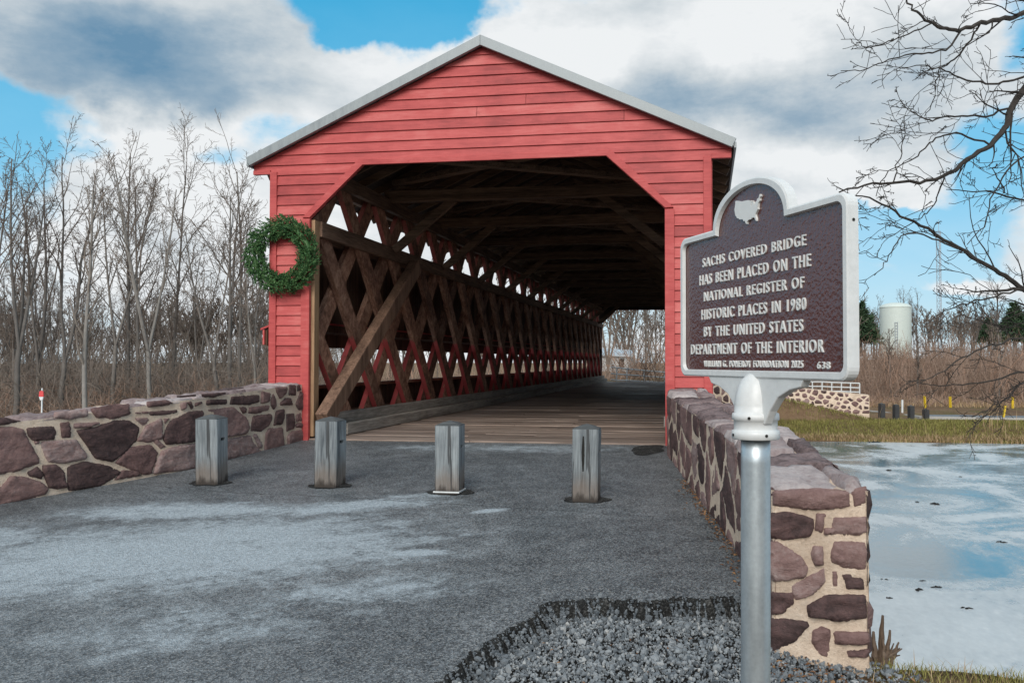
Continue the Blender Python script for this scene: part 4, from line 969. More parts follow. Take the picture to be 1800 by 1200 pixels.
# ------------------------------------------------------------------ bollards
def build_bollards():
    data = [((361, 852), .655, "weathered grey wooden post nearest the left stone wall, with rotted flaky base"),
            ((571, 857), .645, "weathered grey wooden post in front of the bridge's left pier, with a black rotted foot"),
            ((784, 869), .640, "weathered grey wooden post with a white band round its foot"),
            ((1027, 883), .645, "weathered grey wooden post with a long dark vertical crack in its front face")]
    W_ = .212
    for i, ((px, py), h, lab) in enumerate(data):
        rng = random.Random(40+i)
        p = on_road(px, py); c = np.array([p[0]+.0, p[1]+W_/2+.0, float(road_z(p[1]))-.01])
        if i < 3: c[0] += (.035, .03, .012)[i]*0
        lean = ((.012, -.010), (-.008, .006), (.004, .004), (-.012, .012))[i]
        root = thing('wooden_bollard', tuple(c), lab, 'bollard', 'wooden posts across the bridge approach')
        b = MB(); hw = W_/2; shz = h-.045; ch = .012
        # shaft with a slot cut into its right-hand face
        zs = [0, .08, .2, .33, h*.62, h*.62+.028, .52, shz]
        def ring(z, k=1.0):
            o = []
            for (sx, sy) in ((-1, -1), (1, -1), (1, 1), (-1, 1)):
                o += [(c[0]+sx*hw*k, c[1]+sy*(hw-ch)*k), (c[0]+sx*(hw-ch)*k, c[1]+sy*hw*k)] if sx*sy < 0 else [(c[0]+sx*(hw-ch)*k, c[1]+sy*hw*k), (c[0]+sx*hw*k, c[1]+sy*(hw-ch)*k)]
            return [(x+.0025*noisef(x, z, 9, i), y, c[2]+z) for x, y in o]
        N_ = 8
        # order corners anticlockwise
        def ring8(z, k=1.0):
            q = [(-hw+ch, -hw), (hw-ch, -hw), (hw, -hw+ch), (hw, hw-ch), (hw-ch, hw), (-hw+ch, hw), (-hw, hw-ch), (-hw, -hw+ch)]
            return [(c[0]+x*k+.003*noisef(z, x, 5, i), c[1]+y*k+.003*noisef(z, y, 5, i+9), c[2]+z) for x, y in q]
        rows = [ring8(z, 1.0-.01*z) for z in zs]; v = [p_ for r in rows for p_ in r]; f4 = []
        for r in range(len(zs)-1):
            for j in range(8):
                if j == 2 and r == 4: continue                     # the slot goes here
                f4.append([r*8+j, r*8+(j+1) % 8, (r+1)*8+(j+1) % 8, (r+1)*8+j])
        # right face around the slot: two side pieces
        a0, a1, b0, b1 = (np.array(v[4*8+2]), np.array(v[4*8+3]), np.array(v[5*8+2]), np.array(v[5*8+3]))
        u0, u1 = .33, .72
        q = [a0, a0+(a1-a0)*u0, a0+(a1-a0)*u1, a1, b0, b0+(b1-b0)*u0, b0+(b1-b0)*u1, b1]
        n0 = len(v); v += [tuple(t) for t in q]; f4 += [[n0, n0+1, n0+5, n0+4], [n0+2, n0+3, n0+7, n0+6]]
        n1 = len(v); v += [tuple(q[k]+np.array([-.05, 0, 0])) for k in (1, 2, 6, 5)]
        ids = [n0+1, n0+2, n0+6, n0+5]
        f4 += [[ids[k], ids[(k+1) % 4], n1+(k+1) % 4, n1+k] for k in range(4)]
        b.add(v, f4, fn=[[n1, n1+1, n1+2, n1+3]], tint=rng.random())
        sh = b.build('shaft', BOLL, root)
        b = MB(); t0 = ring8(shz, 1.0); apex = (c[0], c[1], c[2]+h-.004)
        t1 = ring8(shz+.004, .99); mid = ring8(shz+.026, .5)
        v = t0+t1+mid+[apex]; f = [[j, (j+1) % 8, 8+(j+1) % 8, 8+j] for j in range(8)]+[[8+j, 8+(j+1) % 8, 16+(j+1) % 8, 16+j] for j in range(8)]
        b.add(v, f, f3=[[16+j, 16+(j+1) % 8, 24] for j in range(8)], tint=.3); b.build('cap', BLACKW if False else CAPW, root)
        b = MB(); y0 = c[1]-hw; 
        b.box((c[0]+hw-.03, c[1]+.005, c[2]+h*.62+.014), (.004, .08, .026)); b.build('slot', DARK, root)  # near-black plate inside the slot, its shade put into the colour
        if i == 2:
            b = MB(); 
            for dx, dy, sx, sy in ((0, -hw-.004, W_+.016, .008), (hw+.004, 0, .008, W_), ( -hw-.004, 0, .008, W_), (0, hw+.004, W_+.016, .008)): b.box((c[0]+dx, c[1]+dy, c[2]+.032), (sx, sy, .012))
            b.build('foot_band', WHITE, root)
        if i == 3:
            b = MB(); zz = np.linspace(.26, h-.10, 14)
            P = [[(c[0]-.013+.004*noisef(z, 0, 20, 3)-w_, c[1]-hw-.0018, c[2]+z) for w_ in (.006+.008*sin(pi*(k/13)), -(.004+.006*sin(pi*(k/13))))] for k, z in enumerate(zz)]
            b.grid(np.array(P)); b.build('crack', DARK, root)
        root.rotation_euler = (lean[0], lean[1], (.05, -.04, .02, 0)[i])
        # flat dark irregular patch over the asphalt round the foot
        b = MB(); n = 26; e = []
        for k in range(n):
            a = k*2*pi/n; rr = (.155+.06*noisef(cos(a), sin(a), 2.0, i*3.1))*(1+.25*abs(cos(a)))
            e.append((c[0]+rr*cos(a), c[1]-.01+rr*sin(a)*.85, 0))
        e = [(x, y, float(road_z(y))+.006) for x, y, _ in e]
        e2 = [(c[0]+(x-c[0])*.6, c[1]+(y-c[1])*.6, float(road_z(y))+.004) for x, y, _ in e]
        b.add(e+e2, [[k, (k+1) % n, n+(k+1) % n, n+k] for k in range(n)], fn=[list(range(n, 2*n))]); tag(b.build('road_patch', EDGE), kind='structure')
CAPW = wood("dark_post_top", (.03, .035, .038), (.12, .13, .135), 'x', 1, .9, .008)
build_bollards()
def build_pothole():
    rng = random.Random(6); c = onZ(1138, 789, -.03); n = 30; e = []
    for k in range(n):
        a = k*2*pi/n; q = noisef(cos(a), sin(a), 1.6, 4.4); e.append((c[0]+.17*(1+.45*q)*cos(a)+.05*sin(a), c[1]+.36*(1+.4*q)*sin(a)))
    o = [(x, y, float(road_z(y))+.006) for x, y in e]; i_ = [(c[0]+(x-c[0])*.6, c[1]+(y-c[1])*.6, float(road_z(c[1]+(y-c[1])*.6))+.010) for x, y in e]
    b = MB(); b.add(o+i_, [[k, (k+1) % n, n+(k+1) % n, n+k] for k in range(n)], fn=[list(range(n, 2*n))]); tag(b.build('road_patch', EDGE), kind='structure')
build_pothole()

# ------------------------------------------------------------------ the historic marker sign
def build_sign():
    h = .40; Zr, Zl = F*h/323, F*h/230
    a3 = pt(1203, 0, Zl); b3 = pt(1495, 0, Zr); O = np.array([a3[0], a3[1]]); U = np.array([b3[0]-a3[0], b3[1]-a3[1]]); WD = np.linalg.norm(U); U /= WD
    Nn = np.array([U[1], -U[0]])
    if Nn@(CAM[:2]-O) < 0: Nn = -Nn
    fm = lambda u, v, d: (O[0]+U[0]*u+Nn[0]*d, O[1]+U[1]*u+Nn[1]*d, v)
    def on(px, py):
        r = ray(px, py); t = ((O-CAM[:2])@Nn)/(r[:2]@Nn); q = CAM+r*t; return float((q[:2]-O)@U), float(q[2])
    zb, zt = .935, 1.338
    foot = O+U*WD*.5
    root = thing('historic_marker', (foot[0], foot[1], -.5), "brown historic marker sign with white border and raised lettering on a grey steel pipe", 'sign')
    # outline: rectangle with rounded corners and a dome on top
    ul, _ = on(1262, 404); ur, _ = on(1393, 372); uc = (ul+ur)/2; rd = (ur-ul)/2; ztop = on(1336, 313)[1]
    def outline(ins):
        r = .028-ins*.5; p = []
        def arc(cx, cy, rr, a0, a1, n=7): return [(cx+rr*cos(a), cy+rr*sin(a)) for a in np.linspace(a0, a1, n)]
        p += arc(0+ins+r, zb+ins+r, r, pi, 1.5*pi); p += arc(WD-ins-r, zb+ins+r, r, 1.5*pi, 2*pi)
        p += arc(WD-ins-r, zt-ins-r, r, 0, .5*pi)
        R_ = rd-ins; hz = ztop-ins-(zt-ins)
        p += [(uc+R_*cos(a), zt-ins+hz*max(0, sin(a))**.9) for a in np.linspace(0, pi, 33)]
        p += arc(ins+r, zt-ins-r, r, .5*pi, pi)
        return p
    fr = .0125
    o, i_ = outline(0), outline(fr); n = len(o)
    b = MB(); T2 = .016
    v = [fm(*q, T2) for q in o]+[fm(*q, T2) for q in i_]+[fm(*q, T2-.010) for q in outline(fr+.003)]+[fm(*q, -T2) for q in o]+[fm(*q, T2-.003) for q in outline(-.004)]+[fm(*q, -T2+.003) for q in outline(-.004)]
    f = []
    for k in range(n):
        j = (k+1) % n
        f += [[k, j, n+j, n+k], [n+k, n+j, 2*n+j, 2*n+k], [k, 4*n+k, 4*n+j, j], [4*n+k, 5*n+k, 5*n+j, 4*n+j], [5*n+k, 3*n+k, 3*n+j, 5*n+j]]
    b.add(v, f, fn=[list(range(3*n, 4*n))]); border = b.build('border', WHITE, root)
    b = MB(); p = outline(fr+.001); b.add([fm(*q, T2-.011) for q in p], fn=[list(range(n))]); panel = b.build('panel', PANEL, root)
    # little vent hole in the border's right edge
    b = MB(); q = np.array(fm(WD, on(1491, 388)[1], 0)); q[:2] += U*.0045; b.tube([q, q+np.r_[U, 0]*.0012], .0035, 10, cap=True); b.build('screw', DARK, border)
    lines = [("SACHS COVERED BRIDGE", 203, 525, 478, 735, 415, 360), ("HAS BEEN PLACED ON THE", 187, 615, 562, 760, 525, 463), ("NATIONAL REGISTER OF", 210, 697, 648, 725, 635, 580), ("HISTORIC PLACES IN 1980", 197, 790, 735, 735, 750, 692),
             ("BY THE UNITED STATES", 210, 880, 828, 720, 857, 797), ("DEPARTMENT OF THE INTERIOR", 143, 968, 918, 827, 968, 902), ("WILLIAM G. POMEROY FOUNDATION 2025", 210, 1034, 1002, 720, 1044, 1008), ("638", 795, 1047, 1011, 860, 1047, 1011)]
    c1 = lambda x, y: (1170+x/2.926, 290+y/2.926)
    for txt, xl, yb, yt, xr, yb2, yt2 in lines:
        u0, z0 = on(*c1(xl, yb)); u1, z1 = on(*c1(xr, yb2)); _, za = on(*c1(xl, yt)); _, zb2 = on(*c1(xr, yt2))
        zz0 = (z0+z1)/2; hh = ((za-z0)+(zb2-z1))/2
        cu = bpy.data.curves.new('text', 'FONT'); cu.body = txt; cu.size = 1; cu.space_character = 1.27; cu.space_word = 1.2; cu.resolution_u = 4
        small = len(txt) > 30 or txt == "638"
        cu.offset = .002 if not small else .0; cu.extrude = .02
        to = bpy.data.objects.new('tmp', cu); COL.objects.link(to); dg = bpy.context.evaluated_depsgraph_get(); me = bpy.data.meshes.new_from_object(to.evaluated_get(dg))
        bpy.data.objects.remove(to); co = np.array([v_.co[:] for v_ in me.vertices]); lo, hi = co.min(0), co.max(0)
        flat = [v_ for v_ in co]
        V = []
        capb, capt = 0.0, hi[1]
        for x, y, z in co:
            V.append(fm(u0+(x-lo[0])/(hi[0]-lo[0])*(u1-u0), zz0+(y-capb)/(capt-capb)*hh, T2-.011+(.004 if z > 0 else 0)))
        b = MB(); b.add(V, fn=[list(p_.vertices) for p_ in me.polygons], tint=.5); b.build('lettering', LETTER, panel)
        bpy.data.meshes.remove(me); bpy.data.curves.remove(cu)
    us = [(-124.7, 48.4), (-123, 48.3), (-122.8, 49), (-109, 49), (-95.2, 49), (-94.6, 48.7), (-92, 48.2), (-89.6, 48), (-91.8, 46.9), (-88.4, 47.4), (-87.6, 46.5), (-84.8, 46.5), (-84.7, 45.9), (-87.2, 45.5), (-87.8, 43), (-87.3, 41.8), (-86.4, 42.2), (-86.4, 44.2), (-85, 45.6), (-83.5, 45.2), (-83.4, 44.1), (-82.5, 43), (-83.3, 41.7), (-81, 41.7), (-79, 42.8), (-79, 43.3), (-76.5, 43.6), (-75, 45), (-71.5, 45), (-70.3, 46.3), (-69.2, 47.4), (-68, 47.2), (-67.8, 45.7), (-67, 44.8), (-70, 43.7), (-70.7, 42), (-70, 41.7), (-74, 40.6), (-75.5, 38), (-76, 36.9), (-75.6, 35.3), (-78, 33.9), (-81, 32), (-81.4, 30.5), (-80.2, 27), (-80.5, 25.2), (-81.8, 26.2), (-82.7, 28), (-83.8, 29.8), (-85.3, 29.7), (-88.5, 30.3), (-89.5, 29.2), (-91.5, 29.4), (-94, 29.6), (-97, 28), (-97.3, 26), (-99.2, 26.5), (-101.5, 29.8), (-103, 29), (-104.8, 30.6), (-106.5, 31.8), (-108.2, 31.3), (-111, 31.3), (-114.8, 32.5), (-117.1, 32.5), (-118.5, 34), (-120.6, 34.6), (-122.4, 37.2), (-123.8, 39.3), (-124.3, 40.3), (-124, 44), (-124.1, 46.5)]
    # tilt the meridians a little, as on a conic projection
    us = [((lo+96)*(1-.010*(la-37)), la*1.27+.006*(lo+96)**2) for lo, la in us]
    U2 = np.array(us); lo, hi = U2.min(0), U2.max(0)
    u0, z1 = on(*c1(372, 160)); u1, z0 = on(*c1(510, 300)); 
    zlo = on(*c1(440, 303))[1]; zhi = on(*c1(505, 143))[1]
    V = [(u0+(x-lo[0])/(hi[0]-lo[0])*(u1-u0), zlo+(y-lo[1])/(hi[1]-lo[1])*(zhi-zlo)) for x, y in us]
    b = MB(); b.prism(V[::-1], fm, T2-.0125, T2-.005); b.build('map_emblem', LETTER, panel)
    # bracket below the plate, in the plane of the sign
    um = WD*.5; br_ = [(um-.235, zb+.004), (um-.215, zb-.022), (um-.17, zb-.030), (um-.12, zb-.050), (um-.085, zb-.085), (um-.06, zb-.12), (um+.06, zb-.12), (um+.085, zb-.085), (um+.12, zb-.050), (um+.17, zb-.030), (um+.215, zb-.022), (um+.235, zb+.004)]
    b = MB(); b.prism(br_, fm, -.012, .012); b.build('bracket', WHITE, root, bevel=.003)
    b = MB(); cx, cy = fm(um, 0, 0)[:2]
    r = .056
    prof = [(.0, .945), (.012, .944), (.024, .938), (.036, .926), (.045, .908), (.051, .886), (.054, .862), (.0545, .842), (.0595, .840), (.0605, .832), (.060, .824), (.056, .822), (.0555, .800), (.056, .798), (.0605, .796), (.0615, .788), (.061, .776), (.058, .774), (.040, .774)]
    b.lathe((cx, cy, 0), prof, 40); col_ = b.build('collar', WHITE, root, smooth=True)
    for px, py in ((1317, 735), (1290, 764), (1347, 766)):
        rr = ray(px, py); d = rr[:2]/np.linalg.norm(rr[:2]); w = np.array([cx, cy])-CAM[:2]; t = w@d; off = w-d*t; R0 = .0605
        tt = t-sqrt(max(1e-6, R0**2-off@off)); q = np.r_[CAM[:2]+d*tt, CAM[2]+rr[2]*tt/np.linalg.norm(rr[:2])]; nn = np.r_[(q[:2]-np.array([cx, cy]))/R0, 0]
        b = MB(); b.tube([q-nn*.004, q+nn*.003], .0038, 10, cap=True); b.build('screw', DARK, col_)
    b = MB(); zz = np.linspace(-.75, .78, 24); b.tube(np.c_[np.full(24, cx)-.005*(.78-zz), np.full(24, cy), zz], .0375, 40, cap=True); b.build('post', GALV, root, smooth=True)
build_sign()

# ------------------------------------------------------------------ bare trees
def unit(v): return v/(np.linalg.norm(v)+1e-9)
def rot_about(v, k, a):
    k = unit(k); return v*cos(a)+np.cross(k, v)*sin(a)+k*(k@v)*(1-cos(a))
class Style:
    def __init__(s, **k):
        s.seg = (9, 7, 5, 4); s.wig = (.020, .08, .14, .2); s.trop = (.03, .06, .05, .02); s.nch = (12, 8, 6); s.ang = (28, 38, 45); s.len = (.36, .50, .5); s.first = .28; s.rmin = .010; s.fork = 1; s.levels = 3
        s.__dict__.update(k)
def grow(rng, p, d, L, r, lev, st, out):
    n = st.seg[lev]; P = [p]; R = [r]; D = [d]
    tip = max(st.rmin, r*(.30 if lev == 0 else .35))
    for i in range(n):
        d = unit(d+rng.normal(0, st.wig[lev], 3)+np.array([0, 0, st.trop[lev]])); p = p+d*L/n
        P.append(p); D.append(d); t = (i+1)/n; R.append(max(st.rmin*.8, r+(tip-r)*t))
    out.append((np.array(P), np.array(R), lev))
    if lev >= st.levels: return
    nc = st.nch[lev]; nc = max(2, int(rng.poisson(nc*.85)+1)) if lev else nc
    t0 = st.first if lev == 0 else .22
    az = rng.uniform(0, 6.28)
    for k in range(nc):
        t = t0+(1-t0)*((k+rng.uniform(.1, .9))/nc); i = min(n-1, int(t*n)); f = t*n-i
        q = P[i]*(1-f)+P[i+1]*f; dd = D[i+1]; rr = R[i]*(1-f)+R[i+1]*f
        az += 2.4+rng.normal(0, .5); side = unit(np.cross(dd, rng.normal(0, 1, 3)+np.array([cos(az), sin(az), 0])*2))
        a = radians(st.ang[lev]*rng.uniform(.65, 1.35)); nd = rot_about(dd, side, a)
        ll = L*st.len[lev]*rng.uniform(.6, 1.25)*((1.15-.6*t) if lev == 0 else (1-.45*t))
        grow(rng, q, nd, ll, max(st.rmin, rr*rng.uniform(.5, .72)), lev+1, st, out)
def tree_lines(rng, H, r, st, lean=(0, 0)):
    out = []
    if st.fork == 1: grow(rng, np.zeros(3), unit(np.array([lean[0], lean[1], 1.0])), H, r, 0, st, out)
    else:
        hb = H*rng.uniform(.18, .32); d = unit(np.array([lean[0], lean[1], 1.0])); n = 5
        P = np.array([d*hb*i/n+rng.normal(0, .007*hb, 3)*np.array([1, 1, 0])*(i > 0) for i in range(n+1)]); out.append((P, np.linspace(r, r*.85, n+1), 0))
        a0 = rng.uniform(0, 6.28)
        for k in range(st.fork):
            a = a0+k*2*pi/st.fork+rng.normal(0, .3); dd = unit(d+np.array([cos(a), sin(a), 0])*rng.uniform(.14, .34))
            grow(rng, P[-1], dd, (H-hb)*rng.uniform(.8, 1.05), r*rng.uniform(.55, .75), 0, st, out)
    return out
def lines_to_mb(lines, lo, hi, sides=(6, 5, 3, 3), tint=.5):
    b = MB()
    for P, R, lev in lines:
        if lo <= lev <= hi: b.tube(P, R, sides[min(lev, 3)], tint=np.clip(tint+random.uniform(-.2, .2), 0, 1))
    return b

TREE_STYLES = [Style(fork=1), Style(fork=2, nch=(9, 6, 5)), Style(fork=3, nch=(7, 6, 5)), Style(fork=1, nch=(14, 6, 4), len=(.26, .5, .5), ang=(24, 35, 45)), Style(fork=2, nch=(9, 7, 4), wig=(.05, .11, .17, .2)), Style(fork=1, nch=(9, 8, 5), len=(.45, .5, .5), first=.4)]
def make_tree(seed, H, r, st, tint=.5, name='bare_tree', loc=(0, 0, 0), label='', group=None, bark=BARK, twig=TWIG, lean=(0, 0)):
    rng = np.random.default_rng(seed); random.seed(seed)
    L = [(P+np.array(loc), R, l) for P, R, l in tree_lines(rng, H, r, st, lean)]
    t = thing(name, loc, label, 'tree', group)
    lines_to_mb(L, 0, 0, tint=tint).build('trunk', bark, t, smooth=True)
    lines_to_mb(L, 1, 3, tint=tint).build('crown', twig, t)
    return t
def ground_pt(px, Z):
    p = pt(px, 640, Z); return (p[0], p[1], gz(p[0], p[1])-.08)

# the wood beyond the left wall: the trees one can tell apart
LT = [  # px of the trunk, depth, py of the top, style, trunk radius, tint, lean, label
    (152, 40, 330, 3, .17, .95, (-.02, 0), "slender bare tree with a pale grey straight trunk just above the left stone wall"),
    (28, 44, 268, 2, .20, .35, (.03, 0), "tall dark bare tree with spreading forks at the left frame edge"),
    (68, 48, 300, 1, .18, .3, (0, 0), "dark bare tree with a twin trunk right of the marker stake"),
    (108, 46, 262, 4, .19, .3, (.06, 0), "tall bare tree leaning right under the dark cloud"),
    (198, 47, 300, 1, .17, .45, (.03, 0), "bare tree with steep forked limbs right of the pale straight trunk"),
    (262, 45, 268, 2, .17, .75, (.0, 0), "tall many-forked bare tree with a pale trunk midway between frame edge and bridge"),
    (243, 50, 325, 0, .14, .4, (-.05, 0), "thin dark bare tree close behind the pale many-forked one"),
    (228, 52, 275, 3, .15, .35, (-.02, 0), "tall narrow bare tree with short side branches in the middle of the wood"),
    (300, 54, 290, 0, .14, .4, (.03, 0), "bare tree with slim upright crown standing in the wood's gap"),
    (388, 46, 330, 4, .15, .5, (-.14, 0), "crooked bare tree leaning left towards the gap in the wood"),
    (402, 48, 290, 1, .17, .4, (.02, 0), "tallest bare tree left of the wreath, with a narrow forked top"),
    (420, 50, 300, 0, .15, .5, (.03, 0), "slim bare tree directly left of the wreath"),
    (452, 47, 420, 4, .13, .8, (-.05, 0), "pale short bare tree half behind the wreath"),
    (345, 52, 420, 4, .11, .45, (.10, 0), "low bare tree leaning towards the bridge between two tall ones"),
    (-30, 42, 250, 1, .2, .35, (.05, 0), "bare tree cut off by the left edge of the picture")]
def build_left_wood():
    for i, (px, Z, top, st, r, ti, lean, lab) in enumerate(LT):
        p = ground_pt(px, Z); H = (pt(px, top, Z)[2]-p[2])/ (1.0 if TREE_STYLES[st].fork == 1 else 1.04)
        make_tree(100+i, H, r*.74, TREE_STYLES[st], ti, 'bare_tree', p, lab, 'bare trees in the wood on the left', lean=lean)
    protos = []
    for k in range(5):
        t = make_tree(300+k, 10.5, .12, TREE_STYLES[(0, 1, 3, 4, 2)[k]], .30, 'bare_tree', (0, -60-k*5, 0), "thin grey-brown bare tree standing deep in the wood beyond the left stone wall", 'thin bare trees deep in the wood')
        protos.append(t)
    rng = random.Random(8)
    spots = [(rng.uniform(-60, 520), rng.uniform(52, 74)) for _ in range(34)]
    for i, (px, Z) in enumerate(spots):
        o = protos[i] if i < 5 else copy_tree(protos[i % 5])
        o.location = ground_pt(px, Z); o.rotation_euler = (rng.uniform(-.04, .04), rng.uniform(-.04, .04), rng.uniform(0, 6.28)); s = rng.uniform(.72, 1.12); s *= .84; o.scale = (s, s, s)
build_left_wood()

def mass_of_trees(name, seed, spots, hs, mat, protos=4, levels=2, rmin=.03, tint=(.2, .8)):
    """far wood that reads as one mass: many simple trees in one object"""
    rng = np.random.default_rng(seed); P = []
    for k in range(protos):
        st = Style(fork=1+k % 3, levels=levels, rmin=rmin, nch=(10, 6, 4), seg=(6, 4, 3, 3)); ls = tree_lines(rng, 1.0, .014, Style(fork=1+k % 3, levels=levels, rmin=rmin/9, nch=(10, 6, 4), seg=(6, 4, 3, 3)))
        b = MB(); 
        for p, r, l in ls: b.tube(p, np.maximum(r, rmin/9), 3)
        P.append((np.concatenate(b.v), np.concatenate(b.f4)))
    o = MB()
    for (x, y) in spots:
        v, f = P[rng.integers(protos)]; a = rng.uniform(0, 6.28); h = rng.uniform(*hs); c, s = cos(a), sin(a); k = h*rng.uniform(.9, 1.2)
        o.add(np.c_[(v[:, 0]*c-v[:, 1]*s)*k, (v[:, 0]*s+v[:, 1]*c)*k, v[:, 2]*h]+np.array([x, y, gz(x, y)-.1]), f, tint=rng.uniform(*tint))
    return tag(o.build(name, mat), kind='stuff')
def px_spots(rng, n, x0, x1, z0, z1):
    o = []
    for _ in range(n): p = pt(rng.uniform(x0, x1), 640, rng.uniform(z0, z1)); o.append((p[0], p[1]))
    return o
def brush(name, seed, spots, hmin, hmax, mat, stems=9, spread=.5, upright=.5, rad=.008, sub=3, tint=(.1, .9)):
    rng = np.random.default_rng(seed); b = MB()
    for (x, y) in spots:
        z = gz(x, y)-.05; h = rng.uniform(hmin, hmax); tt = rng.uniform(*tint)
        for k in range(rng.integers(max(2, stems//2), stems+1)):
            d = unit(np.r_[rng.normal(0, 1, 2)*(1-upright), 1]); L = h*rng.uniform(.5, 1.05); n = 4; p = np.array([x, y, z])+np.r_[rng.normal(0, spread, 2), 0]; P = [p]
            for i in range(n): d = unit(d+rng.normal(0, .16, 3)+np.array([0, 0, -.05*(1-upright)])); p = p+d*L/n; P.append(p)
            P = np.array(P); r = rad*rng.uniform(.7, 1.5); t_ = np.clip(tt+rng.normal(0, .12), 0, 1)
            b.tube(P, np.linspace(r, r*.45, n+1), 3, tint=t_)
            for j in range(sub):
                i = rng.integers(1, n); q = P[i]; dd = unit(d+rng.normal(0, .75, 3)); l2 = L*rng.uniform(.2, .45)
                b.tube([q, q+dd*l2*.5, q+unit(dd+rng.normal(0, .25, 3))*l2], np.array([r*.6, r*.5, r*.4]), 3, tint=t_)
    return tag(b.build(name, mat), kind='stuff')
rg = random.Random(77)
def clear_of_tank(q):
    # the ground in front of the water tank carries only low brush
    a = pt(1525, 640, 155)[:2]-CAM[:2]; b = pt(1625, 640, 155)[:2]-CAM[:2]; w = np.array(q)-CAM[:2]
    return atan2(a[0], a[1]) < atan2(w[0], w[1]) < atan2(b[0], b[1]) and hypot(*w) < 156
mass_of_trees('far_wood', 1, px_spots(rg, 190, -700, 640, 70, 130), (6, 10), TWIG)
mass_of_trees('far_wood', 2, px_spots(rg, 120, 600, 1500, 70, 150), (7, 12.5), TWIG, tint=(.4, 1))
mass_of_trees('far_wood', 4, px_spots(rg, 190, -2600, -150, 55, 95), (6, 9), TWIG, rmin=.03)  # unseen wood beyond the left edge, added for its reflection in the sign panel
brush('underbrush', 10, px_spots(rg, 380, -2600, -250, 45, 70), 1.5, 3.5, BRUSH, 6, .6, .5, .02)  # unseen undergrowth of that wood, added for the same reflection
mass_of_trees('far_wood', 3, [q for q in px_spots(rg, 230, 1380, 2500, 105, 190) if not clear_of_tank(q)], (5.5, 9), TWIG, rmin=.04, tint=(.3, .9))

brush('underbrush', 1, px_spots(rg, 900, -250, 560, 41, 62), 1.0, 3.0, BRUSH, 7, .5, .40, .013, tint=(.2, .95))
brush('underbrush', 8, px_spots(rg, 900, -300, 600, 44, 85), 2.6, 6.0, TWIG, 5, .5, .62, .018, 5, tint=(.3, 1))
brush('underbrush', 2, px_spots(rg, 420, 500, 1230, 44, 75), 1.2, 4.0, BRUSH, 6, .6, .5, .014, tint=(.3, 1))
brush('underbrush', 3, px_spots(rg, 620, 1230, 2300, 54, 68), 2.6, 5.2, BRUSH, 6, .5, .86, .015, 4)
brush('underbrush', 4, px_spots(rg, 420, 1230, 2300, 64, 92), 3.0, 5.5, BRUSH, 6, .8, .8, .02, 4, tint=(0, .6))
brush('underbrush', 9, px_spots(rg, 420, 1230, 2300, 90, 150), 2.5, 4.5, BRUSH, 6, 1.2, .7, .03, 4, tint=(0, .7))
brush('bramble', 5, px_spots(rg, 420, 1500, 2200, 51, 56), .5, 1.3, BRUSH, 7, .5, .2, .010, tint=(.6, 1))
brush('dry_grass', 6, px_spots(rg, 520, -200, 560, 36.5, 43), .35, .95, STRAW, 9, .25, .6, .012, 0)
brush('bramble', 7, px_spots(rg, 260, 200, 520, 40, 46), .6, 1.7, LEAF, 8, .5, .3, .014, 2, tint=(.3, 1))

# ------------------------------------------------------------------ far bank across the ice
def blades(name, seed, n, region, hmin, hmax, mat, w=.012, bend=.5, tint=(0, 1)):
    rng = np.random.default_rng(seed); pts = region(rng, n); m = len(pts)
    h = rng.uniform(hmin, hmax, m); a = rng.uniform(0, 6.28, m); d = np.c_[np.cos(a), np.sin(a), np.zeros(m)]; s = np.c_[-np.sin(a), np.cos(a), np.zeros(m)]
    up = np.array([0, 0, 1.0]); P = np.array(pts)
    v = np.stack([P-s*w/2, P+s*w/2, P+s*w*.35+d*(h*bend*.3)[:, None]+up*(h*.6)[:, None], P-s*w*.35+d*(h*bend*.3)[:, None]+up*(h*.6)[:, None], P+d*(h*bend)[:, None]+up*(h*.97)[:, None]], 1)
    i = np.arange(m)[:, None]*5; t = rng.beta(2, 2, m)*(tint[1]-tint[0])+tint[0]
    b = MB(); b.add(v.reshape(-1, 3), i+np.array([[0, 1, 2, 3]]), i+np.array([[3, 2, 4]]), tint=np.repeat(t, 5)); return tag(b.build(name, mat), kind='stuff')
def far_region(x0, x1, d0, d1):
    def f(rng, n):
        X = rng.uniform(x0, x1, n); Y = FAR0+.01*X+rng.uniform(d0, d1, n); Z = ground_z(X, Y)-.01; k = Z > -2.62; return np.c_[X, Y, Z][k]
    return f
blades('grass', 1, 46000, far_region(2.5, 32, .1, 3.6), .08, .22, GREEN, .02, .6)
blades('grass', 2, 9000, far_region(2.5, 32, -.1, .6), .12, .35, STRAW, .025, .7)
blades('reeds', 3, 1500, lambda r, n: (lambda X, Y: np.c_[X, Y, ground_z(X, Y)])(r.normal(24, 4, n), FAR0+r.uniform(.2, 2.2, n)), .4, 1.3, STRAW, .02, .25)
blades('grass', 4, 16000, far_region(9, 60, 13.5, 24), .1, .4, STRAW, .03, .7)

